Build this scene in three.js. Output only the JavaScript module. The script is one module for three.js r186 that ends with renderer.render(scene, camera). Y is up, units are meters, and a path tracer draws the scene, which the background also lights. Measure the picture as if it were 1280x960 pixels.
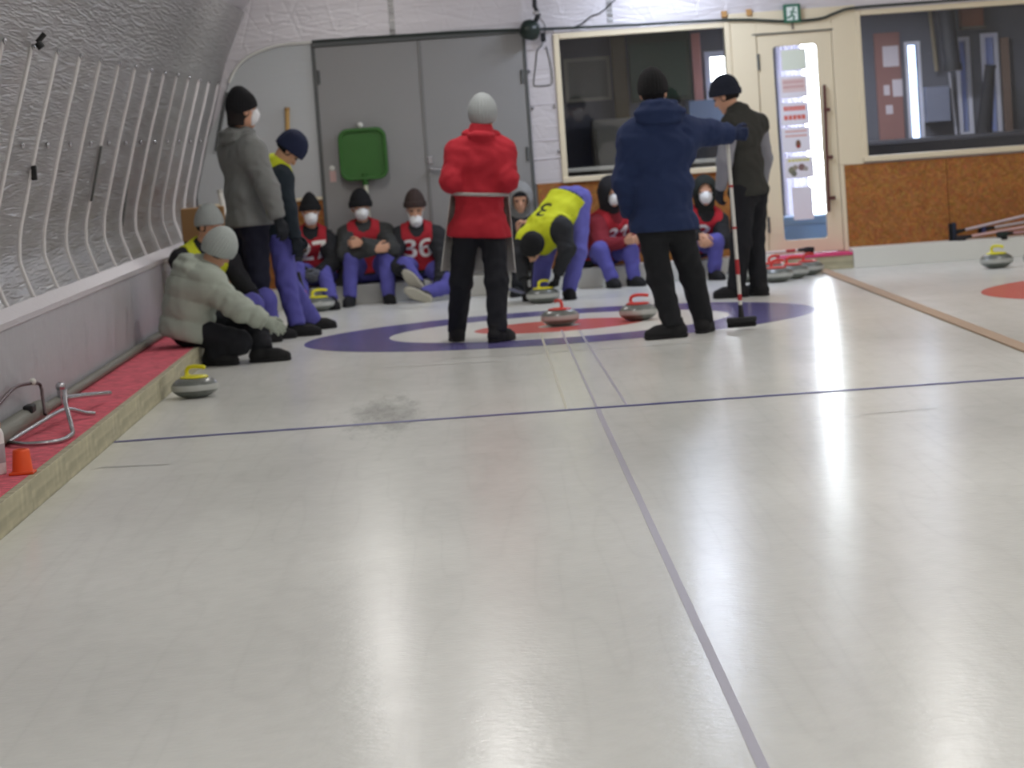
import * as THREE from 'three';
import { mergeGeometries } from 'three/addons/utils/BufferGeometryUtils.js';
import { RoundedBoxGeometry } from 'three/addons/geometries/RoundedBoxGeometry.js';
import { RectAreaLightUniformsLib } from 'three/addons/lights/RectAreaLightUniformsLib.js';

// ------------------------------------------------------------------ camera, sky, lights, exposure
const scene = new THREE.Scene();
const rad = THREE.MathUtils.degToRad;
const camera = new THREE.PerspectiveCamera(2 * Math.atan(480 / 3655) * 180 / Math.PI, 1280 / 960, 0.1, 200);
{
  const pitch = rad(4.9335), yaw = rad(0.4576), roll = rad(4.0904);
  const right = new THREE.Vector3(Math.cos(yaw), 0, Math.sin(yaw)), flat = new THREE.Vector3(Math.sin(yaw), 0, -Math.cos(yaw));
  const ahead = flat.clone().multiplyScalar(Math.cos(pitch)).add(new THREE.Vector3(0, -Math.sin(pitch), 0));
  const up = flat.clone().multiplyScalar(Math.sin(pitch)).add(new THREE.Vector3(0, Math.cos(pitch), 0));
  const c = Math.cos(roll), s = Math.sin(roll);
  const R = right.clone().multiplyScalar(c).addScaledVector(up, -s), U = up.clone().multiplyScalar(c).addScaledVector(right, s);
  camera.position.set(-0.534, 1.411, 20.905);
  camera.quaternion.setFromRotationMatrix(new THREE.Matrix4().makeBasis(R, U, ahead.clone().negate()));
}
const SKY = 22;                                        // overcast daylight outside the office windows
scene.background = new THREE.Color().setRGB(0.86 * SKY, 0.93 * SKY, 1.0 * SKY);
const LAMP = 37;                                      // brightness of the hall's fluorescent fittings
const ROOM_LAMP = 110;                                // the office's own tube
const renderer = new THREE.WebGLRenderer({ antialias: true });
camera.focus = 9; camera.userData.fStop = 7;           // the photograph is focused well short of the players
renderer.toneMapping = THREE.LinearToneMapping;
renderer.toneMappingExposure = 1.0;
renderer.shadowMap.enabled = true;
RectAreaLightUniformsLib.init();

// ------------------------------------------------------------------ helpers
const V = (x, y, z) => new THREE.Vector3(x, y, z), A = (a) => new THREE.Vector3(...a);
let seed = 7;
const rnd = () => { seed = (seed * 1664525 + 1013904223) >>> 0; return seed / 4294967296; };
const names = new Map();
function numbered(n) { const k = names.get(n) ?? 0; names.set(n, k + 1); return k ? n + '_' + String(k).padStart(3, '0') : n; }
function shade(o) { o.castShadow = o.receiveShadow = true; return o; }
function thing(name, label, category, pos = [0, 0, 0], group) {
  const o = new THREE.Group(); o.name = numbered(name); o.position.set(...pos); scene.add(o);
  o.userData = { label, category }; if (group) o.userData.group = group;
  return o;
}
function part(name, geo, mat, parent, label) {
  const m = shade(new THREE.Mesh(Array.isArray(geo) ? (geo.length > 1 ? join(geo) : geo[0]) : geo, mat));
  m.name = name; parent.add(m); if (label) m.userData.label = label;
  return m;
}
function single(name, geo, mat, label, category, group) {
  const m = part(numbered(name), geo, mat, scene); m.userData = { label, category }; if (group) m.userData.group = group;
  return m;
}
function struct(name, geo, mat, parent) {
  const m = part(parent ? name : numbered(name), geo, mat, parent ?? scene); if (!parent) m.userData.kind = 'structure';
  return m;
}
function structGroup(name) { const g = new THREE.Group(); g.name = numbered(name); g.userData.kind = 'structure'; scene.add(g); return g; }
function join(list) {
  return mergeGeometries(list.map((g) => {
    g = g.index ? g.toNonIndexed() : g.clone();
    for (const k of Object.keys(g.attributes)) if (!['position', 'normal', 'uv'].includes(k)) g.deleteAttribute(k);
    g.morphAttributes = {};
    return g;
  }));
}
// a box given by its bounds, uv in metres
function box(x0, x1, y0, y1, z0, z1, r = 0) {
  const w = x1 - x0, h = y1 - y0, d = z1 - z0;
  const g = r ? new RoundedBoxGeometry(w, h, d, 2, Math.min(r, w / 2.01, h / 2.01, d / 2.01)) : new THREE.BoxGeometry(w, h, d);
  g.translate((x0 + x1) / 2, (y0 + y1) / 2, (z0 + z1) / 2);
  return planar(g);
}
function planar(g) {                                   // uv in metres by the main axis of each face
  if (g.index) g = g.toNonIndexed();
  const p = g.attributes.position, n = g.attributes.normal, uv = new Float32Array(p.count * 2);
  for (let i = 0; i < p.count; i++) {
    const ax = Math.abs(n.getX(i)), ay = Math.abs(n.getY(i)), az = Math.abs(n.getZ(i));
    if (az >= ax && az >= ay) { uv[2 * i] = p.getX(i); uv[2 * i + 1] = p.getY(i); }
    else if (ay >= ax) { uv[2 * i] = p.getX(i); uv[2 * i + 1] = p.getZ(i); }
    else { uv[2 * i] = p.getZ(i); uv[2 * i + 1] = p.getY(i); }
  }
  g.setAttribute('uv', new THREE.BufferAttribute(uv, 2));
  return g;
}
const UPV = V(0, 1, 0);
function rod(a, b, ra, rb = ra, seg = 12) {
  a = a.isVector3 ? a : A(a); b = b.isVector3 ? b : A(b);
  const g = new THREE.CylinderGeometry(rb, ra, a.distanceTo(b), seg, 1);
  g.applyQuaternion(new THREE.Quaternion().setFromUnitVectors(UPV, b.clone().sub(a).normalize()));
  return g.translate((a.x + b.x) / 2, (a.y + b.y) / 2, (a.z + b.z) / 2);
}
function tube(points, r, seg = 40, closed = false, tension = 0.5) {
  return new THREE.TubeGeometry(new THREE.CatmullRomCurve3(points.map((p) => A(p)), closed, 'catmullrom', tension), seg, r, 8, closed);
}
function shapeOf(pts) { return new THREE.Shape(pts.map(([x, y]) => new THREE.Vector2(x, y))); }
function rectHole(x0, x1, y0, y1) { const h = new THREE.Path(); h.moveTo(x0, y0); h.lineTo(x0, y1); h.lineTo(x1, y1); h.lineTo(x1, y0); h.closePath(); return h; }
function roundRect(x0, x1, y0, y1, r) {
  const s = new THREE.Shape(); s.moveTo(x0 + r, y0); s.lineTo(x1 - r, y0); s.absarc(x1 - r, y0 + r, r, -Math.PI / 2, 0); s.lineTo(x1, y1 - r); s.absarc(x1 - r, y1 - r, r, 0, Math.PI / 2);
  s.lineTo(x0 + r, y1); s.absarc(x0 + r, y1 - r, r, Math.PI / 2, Math.PI); s.lineTo(x0, y0 + r); s.absarc(x0 + r, y0 + r, r, Math.PI, Math.PI * 1.5);
  return s;
}
function slab(shape, z0, depth, bevel = 0) {
  const g = new THREE.ExtrudeGeometry(shape, { depth: depth - 2 * bevel, bevelEnabled: bevel > 0, bevelSize: bevel, bevelThickness: bevel, bevelOffset: -bevel, bevelSegments: 3, curveSegments: 12 });
  return g.translate(0, 0, z0 + bevel);
}

// ------------------------------------------------------------------ textures
function noiseGrid(n, s) {                             // periodic value noise on an n x n lattice
  const t = new Float32Array(n * n); let q = s >>> 0;
  for (let i = 0; i < t.length; i++) { q = (q * 1664525 + 1013904223) >>> 0; t[i] = q / 4294967296; }
  return (u, v) => {
    u = (u - Math.floor(u)) * n; v = (v - Math.floor(v)) * n;
    const x = Math.floor(u) % n, y = Math.floor(v) % n, fx = u - Math.floor(u), fy = v - Math.floor(v), x1 = (x + 1) % n, y1 = (y + 1) % n;
    const a = fx * fx * (3 - 2 * fx), b = fy * fy * (3 - 2 * fy);
    return (t[y * n + x] * (1 - a) + t[y * n + x1] * a) * (1 - b) + (t[y1 * n + x] * (1 - a) + t[y1 * n + x1] * a) * b;
  };
}
function dataTex(w, h, fn, srgb, rx = 1, ry = 1) {
  const d = new Uint8Array(w * h * 4);
  for (let y = 0; y < h; y++) for (let x = 0; x < w; x++) {
    const c = fn(x / w, y / h), i = (y * w + x) * 4;
    if (typeof c === 'number') d[i] = d[i + 1] = d[i + 2] = Math.max(0, Math.min(255, c * 255)); else for (let k = 0; k < 3; k++) d[i + k] = Math.max(0, Math.min(255, c[k] * 255));
    d[i + 3] = typeof c !== 'number' && c.length > 3 ? c[3] * 255 : 255;
  }
  const t = new THREE.DataTexture(d, w, h); t.magFilter = THREE.LinearFilter; t.minFilter = THREE.LinearMipmapLinearFilter; t.wrapS = t.wrapT = THREE.RepeatWrapping;
  if (srgb) t.colorSpace = THREE.SRGBColorSpace;
  t.repeat.set(rx, ry); t.needsUpdate = true;
  return t;
}
function canvasTex(w, h, draw, repeat) {
  const c = document.createElement('canvas'); c.width = w; c.height = h; draw(c.getContext('2d'), w, h);
  const t = new THREE.CanvasTexture(c); t.colorSpace = THREE.SRGBColorSpace; t.magFilter = THREE.LinearFilter;
  if (repeat) { t.wrapS = t.wrapT = THREE.RepeatWrapping; t.repeat.set(...repeat); }
  return t;
}
const n8 = noiseGrid(8, 11), n16 = noiseGrid(16, 5), n32 = noiseGrid(32, 23), n64 = noiseGrid(64, 31), n128 = noiseGrid(128, 47), n256 = noiseGrid(256, 59);
// crinkled foil: wrinkles that run mostly along u, with creases across
function creases(n, base, draw) {                       // bump map of pressed foil: many soft creases on grey
  const t = canvasTex(1024, 1024, (g, w, h) => {
    g.fillStyle = base; g.fillRect(0, 0, w, h); g.lineCap = 'round';
    for (let i = 0; i < n; i++) {
      const [x, y, len, ang, wd, light, a] = draw(w, h), dx = Math.cos(ang) * len / 2, dy = Math.sin(ang) * len / 2, bend = (rnd() - 0.5) * len * 0.10;
      for (const ox of [-w, 0, w]) for (const oy of [-h, 0, h]) {
        if (x + ox < -len || x + ox > w + len || y + oy < -len || y + oy > h + len) continue;
        for (const [q, f] of [[1, 0.35], [0.55, 0.5], [0.25, 0.8]]) { g.strokeStyle = light ? 'rgba(255,255,255,' + a * f + ')' : 'rgba(0,0,0,' + a * f + ')'; g.lineWidth = wd * q; g.beginPath(); g.moveTo(x + ox - dx, y + oy - dy); g.quadraticCurveTo(x + ox - dy / len * bend, y + oy + dx / len * bend, x + ox + dx, y + oy + dy); g.stroke(); }
      }
    }
  }, [0.5, 0.5]);
  t.colorSpace = THREE.NoColorSpace; return t;
}
const foilBump = creases(1500, '#808080', (w, h) => [rnd() * w, rnd() * h, 60 + rnd() * 260, (rnd() - 0.5) * 0.14, 4 + rnd() * 7, rnd() < 0.6, 0.12 + rnd() * 0.3]);
const wallFoilBump = creases(420, '#808080', (w, h) => [rnd() * w, rnd() * h, 60 + rnd() * 260, (rnd() - 0.5) * (rnd() < 0.7 ? 0.5 : 3), 6 + rnd() * 20, rnd() < 0.5, 0.08 + rnd() * 0.2]);
const clothBump = dataTex(256, 256, (u, v) => 0.5 * n64(u, v) + 0.5 * n128(u, v), false, 3, 3);
const plasterBump = dataTex(256, 256, (u, v) => 0.6 * n32(u, v) + 0.4 * n128(u, v), false, 1.5, 1.5);
const carpetBump = dataTex(512, 512, (u, v) => 0.3 * n64(u, v) + 0.7 * n256(u, v), false, 2, 2);
const carpetMap = dataTex(512, 512, (u, v) => { const a = 0.82 + 0.22 * n32(u, v) + 0.16 * (n256(u, v) - 0.5); return [0.93 * a, 0.43 * a, 0.49 * a]; }, true, 1, 1);
const osbMap = canvasTex(1024, 1024, (g, w, h) => {
  g.fillStyle = '#9a6433'; g.fillRect(0, 0, w, h);
  for (let i = 0; i < 5200; i++) {
    const x = rnd() * w, y = rnd() * h, a = rnd() * Math.PI, l = 18 + rnd() * 46, b = 5 + rnd() * 13, t = rnd();
    const c = [136 + t * 46, 84 + t * 38, 34 + t * 26].map((q) => Math.round(q + (rnd() - 0.5) * 22));
    g.fillStyle = 'rgba(' + c.join(',') + ',0.75)';
    for (const [ox, oy] of [[0, 0], [w, 0], [0, h], [w, h]]) { g.save(); g.translate(x - ox * (x > w / 2 ? 1 : -1), y - oy * (y > h / 2 ? 1 : -1)); g.rotate(a); g.fillRect(-l / 2, -b / 2, l, b); g.restore(); }
  }
}, [0.8, 0.8]);
const iceMap = dataTex(1024, 1024, (u, v) => {
  const a = 0.945 + 0.045 * n8(u, v) + 0.035 * n16(u, v * 0.5) + 0.02 * (n128(u, v) - 0.5);
  const streak = Math.pow(1 - Math.abs(2 * n32(u * 2, v * 0.25) - 1), 8) * 0.02;
  return [0.90 * (a - streak), 0.905 * (a - streak), 0.882 * (a - streak)];
}, true, 0.2, 0.125);
const iceBump = dataTex(1024, 1024, (u, v) => 0.5 * n64(u, v) + 0.3 * n128(u, v) + 0.2 * n256(u, v), false, 0.7, 0.7);
const iceRough = dataTex(512, 512, (u, v) => 0.84 + 0.10 * n8(u, v) + 0.08 * n32(u, v), false, 0.25, 0.16);
const graniteMap = dataTex(256, 256, (u, v) => { const a = 0.24 + 0.24 * n128(u, v) + 0.12 * n32(u, v); return [a * 0.95, a, a * 0.95]; }, true, 3, 3);
const woodMap = dataTex(512, 512, (u, v) => { const a = 0.85 + 0.18 * n64(u * 0.06, v) + 0.10 * n16(u, v); return [0.69 * a, 0.67 * a, 0.56 * a]; }, true, 1, 1);
const steelRough = dataTex(512, 512, (u, v) => 0.6 + 0.3 * n64(u, v * 0.06) + 0.15 * n8(u, v), false, 1, 0.7);

// ------------------------------------------------------------------ materials
const css = (c) => new THREE.Color(c);
const std = (c, roughness = 0.7, o = {}) => new THREE.MeshStandardMaterial({ color: css(c), roughness, ...o });
const phys = (c, roughness, o = {}) => new THREE.MeshPhysicalMaterial({ color: css(c), roughness, ...o });
const M = {
  ice: phys('#ffffff', 0.235, { map: iceMap, bumpMap: iceBump, bumpScale: 0.0005, roughnessMap: iceRough, ior: 1.31, specularIntensity: 0.5 }),
  foil: std('#a3a2a1', 0.36, { metalness: 0.65, bumpMap: foilBump, bumpScale: 0.008 }),
  foilWall: std('#d6d3d6', 0.5, { metalness: 0.7, bumpMap: wallFoilBump, bumpScale: 0.006 }),
  rib: std('#d6d3d2', 0.7),
  steel: std('#b9b9bd', 0.75, { metalness: 0.6, roughnessMap: steelRough }),
  doorGrey: std('#929290', 0.65, { bumpMap: plasterBump, bumpScale: 0.0004 }),
  darkSeam: std('#5b5e5c', 0.8),
  panelGrey: std('#bcc0c0', 0.6, { metalness: 0.25, bumpMap: wallFoilBump, bumpScale: 0.0015 }),
  cream: std('#e2d6b8', 0.6, { bumpMap: plasterBump, bumpScale: 0.0003 }),
  white: std('#dfe0d8', 0.6, { bumpMap: plasterBump, bumpScale: 0.0004 }),
  osb: std('#ffffff', 0.75, { map: osbMap, bumpMap: carpetBump, bumpScale: 0.0008 }),
  carpet: std('#ffffff', 0.95, { map: carpetMap, bumpMap: carpetBump, bumpScale: 0.003 }),
  curb: std('#ffffff', 0.7, { map: woodMap }),
  divider: std('#b0957a', 0.6),
  cable: std('#26312c', 0.6), black: std('#17181a', 0.6), rubber: std('#1d1d1e', 0.85),
  chrome: std('#b5b5b8', 0.25, { metalness: 0.95 }),
  glass: phys('#ffffff', 0.02, { transmission: 1, thickness: 0, ior: 1.5 }),
  granite: phys('#ffffff', 0.35, { map: graniteMap, clearcoat: 0.4, clearcoatRoughness: 0.2 }),
  graniteBand: std('#b4b7b2', 0.7),
  redPlastic: phys('#d2362b', 0.35, { clearcoat: 0.3 }), yellowPlastic: phys('#e2dc1c', 0.4, { clearcoat: 0.3 }),
  iceBlue: phys('#6a6598', 0.235, { bumpMap: iceBump, bumpScale: 0.0005, roughnessMap: iceRough, ior: 1.31, specularIntensity: 0.5 }),
  iceRed: phys('#dc6f68', 0.235, { bumpMap: iceBump, bumpScale: 0.0005, roughnessMap: iceRough, ior: 1.31, specularIntensity: 0.5 }),
  iceWhite: phys('#efefe8', 0.235, { bumpMap: iceBump, bumpScale: 0.0005, roughnessMap: iceRough, ior: 1.31, specularIntensity: 0.5 }),
  hogLine: phys('#4b4d86', 0.35, { ior: 1.31 }), faintLine: phys('#b4b2bd', 0.35, { ior: 1.31 }), yellowLine: phys('#d0cfbf', 0.35, { ior: 1.31 }), scratch: phys('#b7b8b3', 0.4, { ior: 1.31 }),
  green: phys('#2f6520', 0.45, { bumpMap: clothBump, bumpScale: 0.002 }),
  skin: std('#cf9f82', 0.6), hair: std('#1c1614', 0.7), eye: std('#1a1210', 0.3), maskWhite: std('#eef0f0', 0.85, { bumpMap: clothBump, bumpScale: 0.0006 }),
};
const clothCache = new Map();
function cloth(c, o = {}) {
  const k = c + JSON.stringify(o);
  if (!clothCache.has(k)) clothCache.set(k, std(c, o.rough ?? 0.88, { bumpMap: clothBump, bumpScale: o.bump ?? 0.0012 }));
  return clothCache.get(k);
}
// ------------------------------------------------------------------ distance fields, meshed by surface nets
const smin = (a, b, k) => { const h = Math.max(k - Math.abs(a - b), 0) / k; return Math.min(a, b) - h * h * k * 0.25; };
// tapered capsule a -> b; o.cut trims the end at b flat, o.puff gives quilted bulges along it
function cone(a, b, ra, rb, k = 0.03, o = {}) {
  const ax = a.x, ay = a.y, az = a.z, bx = b.x - ax, by = b.y - ay, bz = b.z - az, L2 = bx * bx + by * by + bz * bz || 1e-9, L = Math.sqrt(L2), puff = o.puff ?? 0, per = o.per ?? 0.09;
  return { k, c: a.clone().lerp(b, 0.5), r: L / 2 + Math.max(ra, rb) + puff + 0.01,
    d(x, y, z) {
      const px = x - ax, py = y - ay, pz = z - az, t = (px * bx + py * by + pz * bz) / L2, h = t < 0 ? 0 : t > 1 ? 1 : t;
      const dx = px - bx * h, dy = py - by * h, dz = pz - bz * h;
      let d = Math.sqrt(dx * dx + dy * dy + dz * dz) - ra - (rb - ra) * h;
      if (puff) d -= puff * (Math.sqrt(Math.abs(Math.sin(Math.PI * h * L / per))) - 0.6);
      if (o.cut) d = Math.max(d, (t - 1) * L);
      if (o.cutA) d = Math.max(d, -t * L);
      return d;
    } };
}
function ell(c, f, rx, ry, rz, k = 0.03) {             // f = frame {r, u, f}
  const R = f.r, U = f.u, F = f.f;
  return { k, c, r: Math.max(rx, ry, rz) + 0.01,
    d(x, y, z) {
      x -= c.x; y -= c.y; z -= c.z;
      const a = (x * R.x + y * R.y + z * R.z), b = (x * U.x + y * U.y + z * U.z), e = (x * F.x + y * F.y + z * F.z);
      const k0 = Math.hypot(a / rx, b / ry, e / rz), k1 = Math.hypot(a / (rx * rx), b / (ry * ry), e / (rz * rz));
      return k1 < 1e-9 ? -Math.min(rx, ry, rz) : k0 * (k0 - 1) / k1;
    } };
}
function union(prims, after) {                         // one primitive made of several, then trimmed by after(d, x, y, z)
  const b = new THREE.Box3();
  for (const p of prims) b.union(new THREE.Box3(p.c.clone().subScalar(p.r), p.c.clone().addScalar(p.r)));
  const c = b.getCenter(new THREE.Vector3()), r = b.getSize(new THREE.Vector3()).length() / 2;
  return { k: prims[0].k, c, r, box: b, prims,
    d(x, y, z) {
      let f = 1e3;
      for (const p of prims) {
        const ex = x - p.c.x, ey = y - p.c.y, ez = z - p.c.z, lim = f + p.k + p.r;
        if (lim < 0 || ex * ex + ey * ey + ez * ez > lim * lim) continue;
        f = smin(f, p.d(x, y, z), p.k);
      }
      if (f > 900) f = Math.hypot(x - c.x, y - c.y, z - c.z);
      return after ? after(f, x, y, z) : f;
    } };
}
function mesh(field, h, pad = 0.02) {
  const b = field.box.clone().expandByScalar(pad + h * 2), n = b.getSize(new THREE.Vector3()).divideScalar(h).ceil().addScalar(1), nx = n.x, ny = n.y, nz = n.z, D = new Float32Array(nx * ny * nz), B = 6, half = B * h * 0.87;
  for (let kz = 0; kz < nz; kz += B) for (let ky = 0; ky < ny; ky += B) for (let kx = 0; kx < nx; kx += B) {
    const m = B / 2 * h, d = field.d(b.min.x + kx * h + m, b.min.y + ky * h + m, b.min.z + kz * h + m), skip = Math.abs(d) > half * 1.5 + 0.02;
    for (let z = kz; z < Math.min(nz, kz + B); z++) for (let y = ky; y < Math.min(ny, ky + B); y++) for (let x = kx; x < Math.min(nx, kx + B); x++)
      D[(z * ny + y) * nx + x] = skip ? d : field.d(b.min.x + x * h, b.min.y + y * h, b.min.z + z * h);
  }
  const idx = new Int32Array(nx * ny * nz).fill(-1), pos = [], faces = [], step = [1, nx, nx * ny];
  const at = (x, y, z) => (z * ny + y) * nx + x;
  for (let z = 0; z < nz - 1; z++) for (let y = 0; y < ny - 1; y++) for (let x = 0; x < nx - 1; x++) {
    const o = at(x, y, z); let mask = 0;
    for (let i = 0; i < 8; i++) if (D[o + (i & 1) + ((i >> 1) & 1) * nx + (i >> 2) * nx * ny] < 0) mask |= 1 << i;
    if (mask === 0 || mask === 255) continue;
    let sx = 0, sy = 0, sz = 0, c = 0;
    for (let i = 0; i < 8; i++) for (let a = 0; a < 3; a++) {
      const j = i | (1 << a); if (j === i) continue;
      if (((mask >> i) & 1) === ((mask >> j) & 1)) continue;
      const di = D[o + (i & 1) + ((i >> 1) & 1) * nx + (i >> 2) * nx * ny], dj = D[o + (j & 1) + ((j >> 1) & 1) * nx + (j >> 2) * nx * ny], t = di / (di - dj);
      sx += (i & 1) + (a === 0 ? t : 0); sy += ((i >> 1) & 1) + (a === 1 ? t : 0); sz += (i >> 2) + (a === 2 ? t : 0); c++;
    }
    idx[o] = pos.length / 3;
    pos.push(b.min.x + (x + sx / c) * h, b.min.y + (y + sy / c) * h, b.min.z + (z + sz / c) * h);
  }
  for (let z = 1; z < nz - 1; z++) for (let y = 1; y < ny - 1; y++) for (let x = 1; x < nx - 1; x++) {
    const o = at(x, y, z), s = D[o] < 0;
    for (let a = 0; a < 3; a++) {
      if (s === (D[o + step[a]] < 0)) continue;
      const u = step[(a + 1) % 3], v = step[(a + 2) % 3], q = [idx[o], idx[o - u], idx[o - u - v], idx[o - v]];
      if (q.some((i) => i < 0)) continue;
      if (s) faces.push(q[0], q[1], q[2], q[0], q[2], q[3]); else faces.push(q[0], q[2], q[1], q[0], q[3], q[2]);
    }
  }
  const g = new THREE.BufferGeometry(), uv = new Float32Array(pos.length / 3 * 2);
  for (let i = 0; i < pos.length / 3; i++) { uv[2 * i] = pos[3 * i] + 0.7 * pos[3 * i + 2]; uv[2 * i + 1] = pos[3 * i + 1] - 0.3 * pos[3 * i + 2]; }
  g.setAttribute('position', new THREE.Float32BufferAttribute(pos, 3)); g.setAttribute('uv', new THREE.BufferAttribute(uv, 2)); g.setIndex(faces);
  g.computeVertexNormals();
  return g;
}
function joinIndexed(list) { for (const g of list) g.computeVertexNormals(); return mergeGeometries(list); }
const folds = (x, y, z, a) => a * Math.sin(31 * x + 2.5 * Math.sin(19 * y)) * Math.sin(27 * y + 2 * Math.sin(23 * z + 1)) * Math.sin(29 * z + 1.7 * Math.sin(21 * x));

// ------------------------------------------------------------------ people
function frame(face, upHint) {
  const f = face.clone().normalize(), r = f.clone().cross(upHint).normalize(), u = r.clone().cross(f).normalize();
  return { r, u, f };
}
const mix = (a, b, t) => a.clone().lerp(b, t), add = (a, ...pairs) => { a = a.clone(); for (let i = 0; i < pairs.length; i += 2) a.addScaledVector(pairs[i], pairs[i + 1]); return a; };
function headPrims(h, F, s) {
  const at = (r, u, f) => add(h, F.r, r * s, F.u, u * s, F.f, f * s);
  return [
    ell(at(0, 0.028, -0.012), F, 0.074 * s, 0.092 * s, 0.094 * s, 0.03 * s), ell(at(0, -0.05, 0.022), F, 0.054 * s, 0.066 * s, 0.062 * s, 0.04 * s),
    cone(at(0, 0.012, 0.082), at(0, -0.026, 0.102), 0.009 * s, 0.014 * s, 0.016 * s), ell(at(0, -0.06, 0.078), F, 0.024 * s, 0.011 * s, 0.012 * s, 0.014 * s),
    ell(at(0, -0.102, 0.064), F, 0.022 * s, 0.016 * s, 0.018 * s, 0.025 * s),
    cone(at(-0.045, 0.03, 0.068), at(0.045, 0.03, 0.068), 0.013 * s, 0.013 * s, 0.02 * s),
    ell(at(0.076, -0.005, -0.012), F, 0.011 * s, 0.032 * s, 0.02 * s, 0.012 * s), ell(at(-0.076, -0.005, -0.012), F, 0.011 * s, 0.032 * s, 0.02 * s, 0.012 * s),
  ];
}
// palm, four bent fingers and a thumb; n is the palm's normal, t the side the thumb leaves from
function handPrims(w, dir, n, t, s, curl, fat = 0) {
  const out = [], k = 0.010 * s, lengths = [0.068, 0.077, 0.071, 0.055], at = (a, b, c) => add(w, dir, a * s, t, b * s, n, c * s);
  for (let i = 0; i < 4; i++) {
    const side = 0.030 - i * 0.0195, root = at(0.088 - (i === 3 ? 0.010 : i === 0 ? 0.003 : 0), side, 0);
    out.push(cone(at(0.005, side * 0.7, 0), root, (0.0135 + fat * 0.5) * s, (0.0118 + fat * 0.5) * s, 0.014 * s));
    let p = root, ang = 0; const parts = [0.46, 0.3, 0.24], spread = (1.5 - i) * 0.05;
    for (let j = 0; j < 3; j++) {
      ang += curl * [0.75, 0.9, 0.6][j] * (1 + 0.08 * i);
      const q = add(p, dir, Math.cos(ang) * parts[j] * lengths[i] * s, n, Math.sin(ang) * parts[j] * lengths[i] * s, t, spread * parts[j] * lengths[i] * s);
      out.push(cone(p, q, (0.0092 - j * 0.0008 + fat) * s, (0.0084 - j * 0.0008 + fat) * s, j ? 0.003 : 0.008)); p = q;
    }
  }
  const a = at(0.022, 0.026, 0.004), b = at(0.052, 0.054, 0.014), c = add(b, dir, 0.028 * s, t, 0.008 * s, n, (0.008 + 0.014 * curl) * s), d = add(c, dir, 0.022 * s, t, -0.004 * s, n, (0.006 + 0.010 * curl) * s);
  out.push(cone(a, b, (0.0145 + fat) * s, (0.0115 + fat) * s, k), cone(b, c, (0.0105 + fat) * s, (0.0096 + fat) * s, 0.003), cone(c, d, (0.0096 + fat) * s, (0.0084 + fat) * s, 0.003));
  return out;
}
function bibTexture(color, num, ink, at = [0.5, 0.5], size = 0.62) {
  return canvasTex(256, 256, (g, w, h) => {
    g.fillStyle = color; g.fillRect(0, 0, w, h);
    if (!num) return;
    g.fillStyle = ink; g.font = 'bold ' + Math.round(h * size) + 'px sans-serif'; g.textAlign = 'center'; g.textBaseline = 'middle'; g.fillText(num, w * at[0], h * (1 - at[1]) + 6);
  });
}
const textureMats = new Map();
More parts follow.
